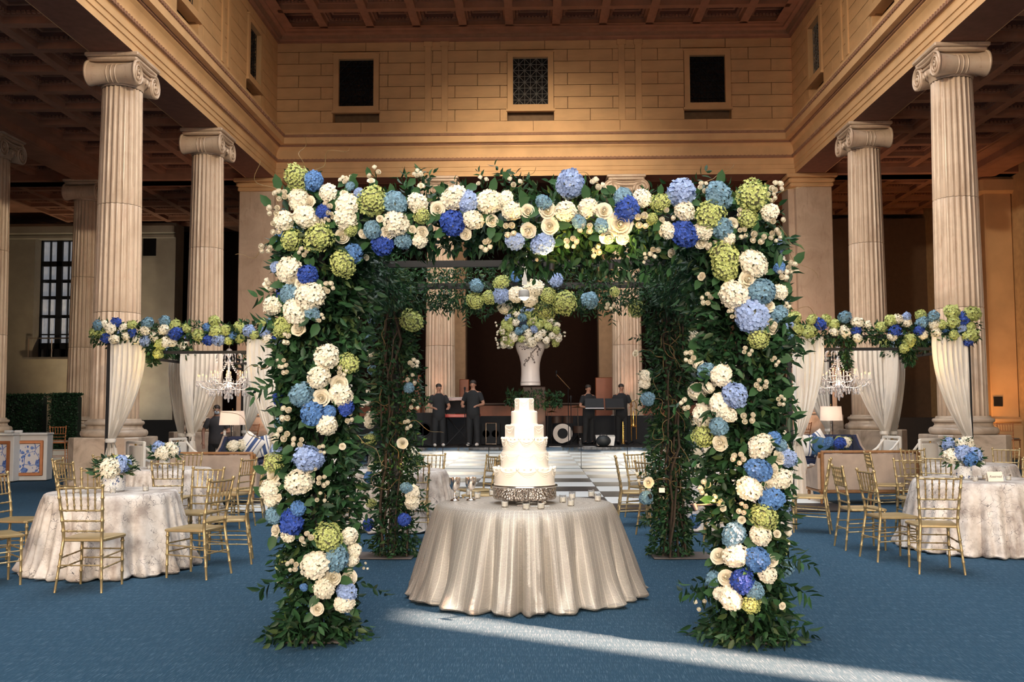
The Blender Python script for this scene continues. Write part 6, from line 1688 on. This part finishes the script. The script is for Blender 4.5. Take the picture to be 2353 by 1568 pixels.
def bouquet_low(label, loc, kinds, r=0.16):
    b = thing('flower_bowl', label, 'flowers', loc, 0, 'lounge flower bowls')
    MB().lathe([(0.07, 0), (0.09, 0.06), (0.10, 0.28), (0.09, 0.28), (0.08, 0.06)], 20, caps=False).build('bowl', M['porcelain'], b)
    flat_leaves('foliage', b, (0, 0, 0.34), r, 120, 0.05, 0.09)
    for i, k in enumerate(kinds):
        a = 2.4 * i; d = Vector((math.cos(a), math.sin(a), 0.7)); flower(k, b, Vector((0, 0, 0.32)) + d * r * 0.75, 0.095, d)
def coffee_table(label, loc):
    t = thing('coffee_table', label, 'table', loc, 0, 'low lounge tables')
    MB().bbox((0, 0, 0.46), (0.95, 0.55, 0.03), 0.006).build('top', M['white_lacquer'], t)
    for sx_ in (-1, 1):
        for sy_ in (-1, 1): MB().bbox((sx_ * 0.43, sy_ * 0.23, 0.222), (0.03, 0.03, 0.445), 0.004).build('leg', M['gold'], t)
coffee_table('low white table hidden between settee and navy sofa, bar side', (-5.55, 19.6, 0)); coffee_table('low white table between settee and navy sofa, amber-lit side', (5.7, 19.6, 0))
bouquet_low('bowl of white blooms behind the beige settee on the bar side', (at(537, 1030, 19.5).x, 19.55, 0.478), 'WRWR', 0.17)
bouquet_low('bowl of lime and blue hydrangeas behind the settee on the amber-lit side', (at(1925, 1020, 19.5).x, 19.55, 0.478), 'GGDGMW', 0.22)
def white_chair(label, loc, rz):
    t = thing('white_armchair', label, 'armchair', loc, rz, 'white open-frame armchairs')
    # faces +Y
    W_ = M['white_lacquer']
    for s in (-1, 1):
        MB().bbox((s * 0.29, -0.28, 0.50), (0.05, 0.05, 1.0), 0.006).build('back_post', W_, t); MB().bbox((s * 0.29, 0.30, 0.21), (0.05, 0.05, 0.42), 0.006).build('leg', W_, t)
        MB().tube([(s * 0.29, -0.26, 0.92), (s * 0.29, -0.12, 0.76), (s * 0.29, 0.04, 0.66), (s * 0.29, 0.20, 0.60), (s * 0.29, 0.30, 0.42)], 0.024, 8).build('arm', W_, t, smooth=60)
    MB().bbox((0, -0.28, 0.985), (0.58, 0.05, 0.05), 0.006).build('top_rail', W_, t)
    MB().bbox((0, -0.26, 0.66), (0.48, 0.05, 0.52), 0.015).build('back_panel', M['white_lacquer'], t)
    MB().bbox((0, 0.0, 0.42), (0.56, 0.60, 0.10), 0.02).build('seat', mat('white_seat_cloth', (0.72, 0.70, 0.68), 0.9), t)
    MB().bbox((0, -0.285, 0.955), (0.03, 0.03, 0.05), 0.003).build('brass_clip', M['brass'], t)
white_chair('white open-frame armchair right before the column plinth on the bar side', (-7.22, 18.6, 0), -PI / 2 + 0.9); white_chair('white open-frame armchair between the drapes and the navy sofa, bar side', (-7.15, 20.6, 0), -PI / 2 - 0.2)
white_chair('white open-frame armchair before the column plinth on the amber-lit side', (7.15, 18.9, 0), PI / 2 - 1.0); white_chair('white open-frame armchair behind the middle drape, amber-lit side', (7.0, 20.5, 0), PI / 2 + 0.2)
def table_lamp(label, px, py, Y, square):
    b = at(px, py, Y); zt = 0.76
    t = thing('side_table', 'slim dark side table under the %s' % ('rectangular lamp' if square else 'round lamp'), 'table', (b.x, Y, 0), 0, 'lamp tables')
    MB().bbox((0, 0, zt - 0.015), (0.5, 0.35, 0.03), 0.005).build('top', M['dark_wood'], t)
    for sx_ in (-1, 1):
        for sy_ in (-1, 1): MB().bbox((sx_ * 0.22, sy_ * 0.15, (zt - 0.03) / 2), (0.03, 0.03, zt - 0.03), 0.004).build('leg', M['dark_wood'], t)
    l = thing('table_lamp', label, 'lamp', (b.x, Y, zt), 0, 'lounge lamps')
    h = b.z - zt
    MB().lathe([(0.08, 0), (0.08, 0.015), (0.02, 0.02), (0.028, 0.05), (0.028, h + 0.05), (0.012, h + 0.10)], 14).build('base', M['glass'], l)
    mb = MB()
    if square: mb.lathe([(0.33, h), (0.295, h + 0.32)], 4, caps=False); 
    else: mb.lathe([(0.245, h), (0.225, h + 0.32)], 28, caps=False)
    o = mb.build('lamp_shade', M['shade'], l, smooth=20)
    if square: o.rotation_euler = (0, 0, PI / 4)
    MB().lathe([(0.006, h + 0.30), (0.006, h + 0.36), (0.014, h + 0.37)], 8).build('finial', M['brass'], l)
    glow((b.x, Y, b.z + 0.14), 3, (1.0, 0.66, 0.48), 0.05)
table_lamp('rectangular white shade lamp with a clear base by the masked man', 534, 977, 22.6, True); table_lamp('round white shade lamp with a clear base on the amber-lit side', 1910, 967, 22.6, False)

# ---- bar with floral panels
br = thing('curved_bar', 'curved white bar with blue floral panels in copper frames', 'bar', (-11.6, 22.9, 0))
def bar_seg(cx_, cy_, rz, w=1.12):
    R = Matrix.Rotation(rz, 3, 'Z')
    def tf(mb):
        mb.v = [tuple(R @ Vector(p) + Vector((cx_ + 11.6, cy_ - 22.9, 0))) for p in mb.v]; return mb
    b = tf(MB().bbox((0, 0.25, 0.53), (w, 0.5, 1.02), 0.01)).build('counter_section', M['white_lacquer'], br, smooth=20)
    tf(MB().bbox((0, 0.23, 1.06), (w + 0.03, 0.60, 0.05), 0.012)).build('counter_top', M['white_lacquer'], br, smooth=20)
    fr = MB(); zc = 0.52
    for x in (-w * 0.40, w * 0.40): fr.bbox((x, -0.015, zc), (0.075, 0.04, 0.72), 0.012)
    for z in (zc - 0.36, zc + 0.36): fr.bbox((0, -0.015, z), (w * 0.80 + 0.075, 0.04, 0.075), 0.012)
    pm_ = MB().bbox((0, -0.004, zc), (w * 0.80, 0.012, 0.72), 0.002)
    pn = link('floral_panel', pm_.mesh('floral_panel', M['floral_print'], 0), b, Vector((cx_ + 11.6, cy_ - 22.9, 0)), (0, 0, rz))
    link('copper_frame', fr.mesh('copper_frame', M['copper'], 20), b, Vector((cx_ + 11.6, cy_ - 22.9, 0)), (0, 0, rz))
bx = at(85, 1098, 22.2); bar_seg(bx.x - 0.42, 22.25, 0.22); bx2 = at(25, 1103, 21.9); bar_seg(bx2.x - 0.55, 21.95, 0.02); bar_seg(bx2.x - 1.77, 22.0, -0.2)
for i, (px, lab) in enumerate(((18, 'stack of white napkins on the bar top'), (40, 'tilted white menu card on the bar top'))):
    p = at(px, 993, 22.3); o = MB().bbox((0, 0, 0.03), (0.16, 0.12, 0.06), 0.006).build('bar_napkins' if not i else 'menu_card', M['paper'], None, (p.x, 22.35, 1.086)); o.rotation_euler = (0, 0.0 if not i else 0.0, 0.3 * i); tag(o, lab, 'napkins' if not i else 'card')
stool0 = make_chair('bar_stool', M['copper'], 0.76, 1.18)
MB().bbox((0, 0, 0.785), (0.38, 0.38, 0.035), 0.012).build('seat_pad', M['linen'], stool0)
st_list = [(138, 26.0, 0.3, 'copper bar stool next to the bar and hedge'), (570, 28.6, 2.6, 'copper bar stool behind the drapes near the masked man'), (1839, 28.6, 0.2, 'copper bar stool behind the navy sofa on the amber-lit side'), (2317, 26.0, -0.8, 'copper bar stool by the amber-lit pier'), (2146, 27.5, 0.5, 'copper bar stool in shade beside the column plinth')]
for i, (px, Y, rz, lab) in enumerate(st_list):
    o = stool0 if i == 0 else copy_tree(stool0)
    o.location = (sx(px, Y), Y, 0); o.rotation_euler = (0, 0, rz); tag(o, lab, 'stool', 'copper bar stools')
# ---- boxwood hedge screens
for x0, x1, Y, lab in ((8, 106, 28.0, 'clipped boxwood hedge screen behind the bar, the wider one'), (119, 186, 27.2, 'clipped boxwood hedge screen between the bar and the fluted column')):
    a = sx(x0, Y); b = sx(x1, Y); h = thing('hedge_screen', lab, 'hedge', ((a + b) / 2, Y, 0), 0, 'boxwood hedge screens'); w = b - a
    MB().bbox((0, 0, 0.27), (w, 0.42, 0.54), 0.01).build('planter', M['white_lacquer'], h)
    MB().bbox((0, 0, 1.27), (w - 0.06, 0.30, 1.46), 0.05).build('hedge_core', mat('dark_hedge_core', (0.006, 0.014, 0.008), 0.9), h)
    n = 3200; P = np.stack([(nrs.rand(n) - 0.5) * w, (nrs.rand(n) - 0.5) * 0.40, 0.55 + nrs.rand(n) * 1.5], 1)
    fc = nrs.randint(0, 4, n); P[fc < 3, 1] = -0.16 - 0.05 * nrs.rand((fc < 3).sum()); P[fc == 3, 2] = 2.0 + 0.05 * nrs.rand((fc == 3).sum())
    lf = Leaves(); L = 0.04 + 0.03 * nrs.rand(n); lf.add(P, nrs.normal(size=(n, 3)) + np.array((0, -0.5, 0.4)), L, L * 0.6, np.zeros(n, int)); lf.build('hedge_leaves', [M['hedge']], h)

# ---- great urn of flowers on its pedestal at the stage
UY = 27.2
ub = at(1219, 889, UY)
ped = thing('flower_pedestal', 'dark square pedestal with greenery carrying the great pale urn', 'pedestal', (ub.x, UY, SZ))
hp = ub.z - SZ - 0.01
MB().bbox((0.1, 0, hp / 2), (0.62, 0.55, hp), 0.02).build('pedestal_block', M['dark_wood'], ped)
lf = Leaves(); lf.along((-0.65, -0.30, hp - 0.30), (0.85, -0.30, hp - 0.36), 0.18, 0.21, 800, 0.07, 0.14); lf.build('foliage', LM, ped)
urn = thing('great_urn', 'great pale baluster urn with a grey blossom-branch drawing on the stage', 'urn', (ub.x, UY, ub.z + 0.03))
pr = [(0.545, 0.0), (0.545, 0.10), (0.53, 0.12), (0.51, 0.30), (0.505, 0.45), (0.53, 0.62), (0.62, 0.80), (0.74, 0.95), (0.80, 1.05), (0.81, 1.12), (0.77, 1.18), (0.63, 1.21), (0.60, 1.225)]
ks = 0.50
pr = [(r * ks * 1.0, z) for r, z in pr]
MB().lathe(pr, 40).build('urn_body', M['urn_glaze'], urn, smooth=50)
MB().lathe([(pr[-1][0] + 0.02, 1.21), (pr[-1][0] + 0.035, 1.22), (pr[-1][0] + 0.02, 1.235), (pr[-1][0] - 0.05, 1.235)], 40, caps=False).build('rim', M['urn_ink'], urn)
MB().lathe([(pr[0][0] + 0.004, 0.085), (pr[0][0] + 0.004, 0.095)], 40, caps=False).build('foot_line', M['urn_ink'], urn)
def urn_r(z):
    for (r0, z0), (r1, z1) in zip(pr[:-1], pr[1:]):
        if z0 <= z <= z1: return r0 + (r1 - r0) * (z - z0) / max(1e-6, z1 - z0)
    return pr[-1][0]
def on_urn(u, z): r = urn_r(z) + 0.004; return (r * math.sin(u), -r * math.cos(u), z)
mb = MB(); rr = random.Random(5)
for path in ([(-0.75, 1.08), (-0.4, 0.98), (-0.05, 1.02), (0.3, 1.10), (0.65, 1.02), (0.8, 0.95)], [(0.5, 1.08), (0.35, 0.95), (0.1, 0.88), (0.05, 0.78), (-0.2, 0.70), (-0.55, 0.62)], [(0.05, 0.78), (0.3, 0.70), (0.5, 0.60)], [(-0.55, 0.62), (-0.65, 0.56)], [(0.65, 1.02), (0.6, 0.88), (0.75, 0.80)]):
    mb.tube([on_urn(u, z) for u, z in path], 0.007, 4)
    for (u0, z0), (u1, z1) in zip(path[:-1], path[1:]):
        for _ in range(7):
            t = rr.random(); mb.ball(on_urn(u0 + (u1 - u0) * t + rr.uniform(-0.10, 0.10), z0 + (z1 - z0) * t + rr.uniform(-0.045, 0.045)), rr.uniform(0.008, 0.017), 6, 4, sc=(1, 0.5, 1))
mb.build('branch_drawing', M['urn_ink'], urn)['kind'] = 'stuff'
bq = thing('urn_bouquet', 'huge dome bouquet of lime and cream blooms in the great urn', 'bouquet', (ub.x, UY, ub.z + 1.23))
flat_leaves('foliage', bq, (0, 0, 0.35), 0.85, 520, 0.08, 0.15)
rr = random.Random(9)
for i, p in enumerate(fib(150)):
    if p.z < -0.25: continue
    R = Vector((0.80, 0.70, 0.80)); q = Vector((p.x * R.x, p.y * R.y, 0.12 + p.z * R.z)) * rr.uniform(0.86, 1.04)
    flower(rr.choice('GGGGGWWWTB') if p.z > 0.1 else rr.choice('GGWW'), bq, q, rr.uniform(0.075, 0.115), p, small=True)
for i in range(16):
    a = rr.uniform(0, 6.28); flower('C', bq, (0.92 * math.cos(a), 0.85 * math.sin(a), rr.uniform(-0.25, 0.6)), 0.07, (math.cos(a), math.sin(a), 0))
spot('pin_light', 'small black spotlight on the stage deck aimed at the great urn', (ub.x + 0.3, UY - 0.62, SZ + 0.08), (ub.x, UY, ub.z + 0.9), 120, (1.0, 0.68, 0.42), 0.75, 0.7)
# column uplights behind the stage and along the hall
for x, y, col, e, lab in ((-2.92, 29.94, (1.0, 0.52, 0.36), 75, 'clamped uplight at the column behind the keyboards'), (2.86, 29.94, (1.0, 0.52, 0.36), 75, 'clamped uplight at the column behind the trombone')):
    spot('floor_uplight', lab, (x, y, 1.40), (x, 30.55, 5.0), e, col, 0.9, 0.9)
for x, y, tx_, ty, col, e, lab in ((-16.2, 35.6, -17.2, 38.6, (1.0, 0.74, 0.42), 620, 'floor uplight before the tall gridded window wall'), (-14.9, 35.4, -14.9, 38.6, (1.0, 0.90, 0.74), 420, 'floor uplight before the grey wall with the dark vent'), (-7.2, 28.9, -8.3, 30.6, (1.0, 0.55, 0.33), 420, 'floor uplight at the corner pier behind the masked man'), (7.2, 28.9, 8.3, 30.6, (1.0, 0.55, 0.33), 600, 'floor uplight at the corner pier on the amber-lit side'), (12.9, 29.6, 14.2, 31.2, (1.0, 0.42, 0.09), 420, 'floor uplight washing the amber pier'), (11.2, 29.0, 10.8, 38, (1.0, 0.42, 0.12), 260, 'floor uplight in the amber-lit aisle'), (-7.72, 18.9, -7.9, 19.3, (1.0, 0.5, 0.3), 7, 'small floor uplight at the plinth by the white armchair')):
    spot('floor_uplight', lab, (x, y, 0.05), (tx_, ty, 4.5 if e > 50 else 0.6), e, col, 1.6, 0.9)
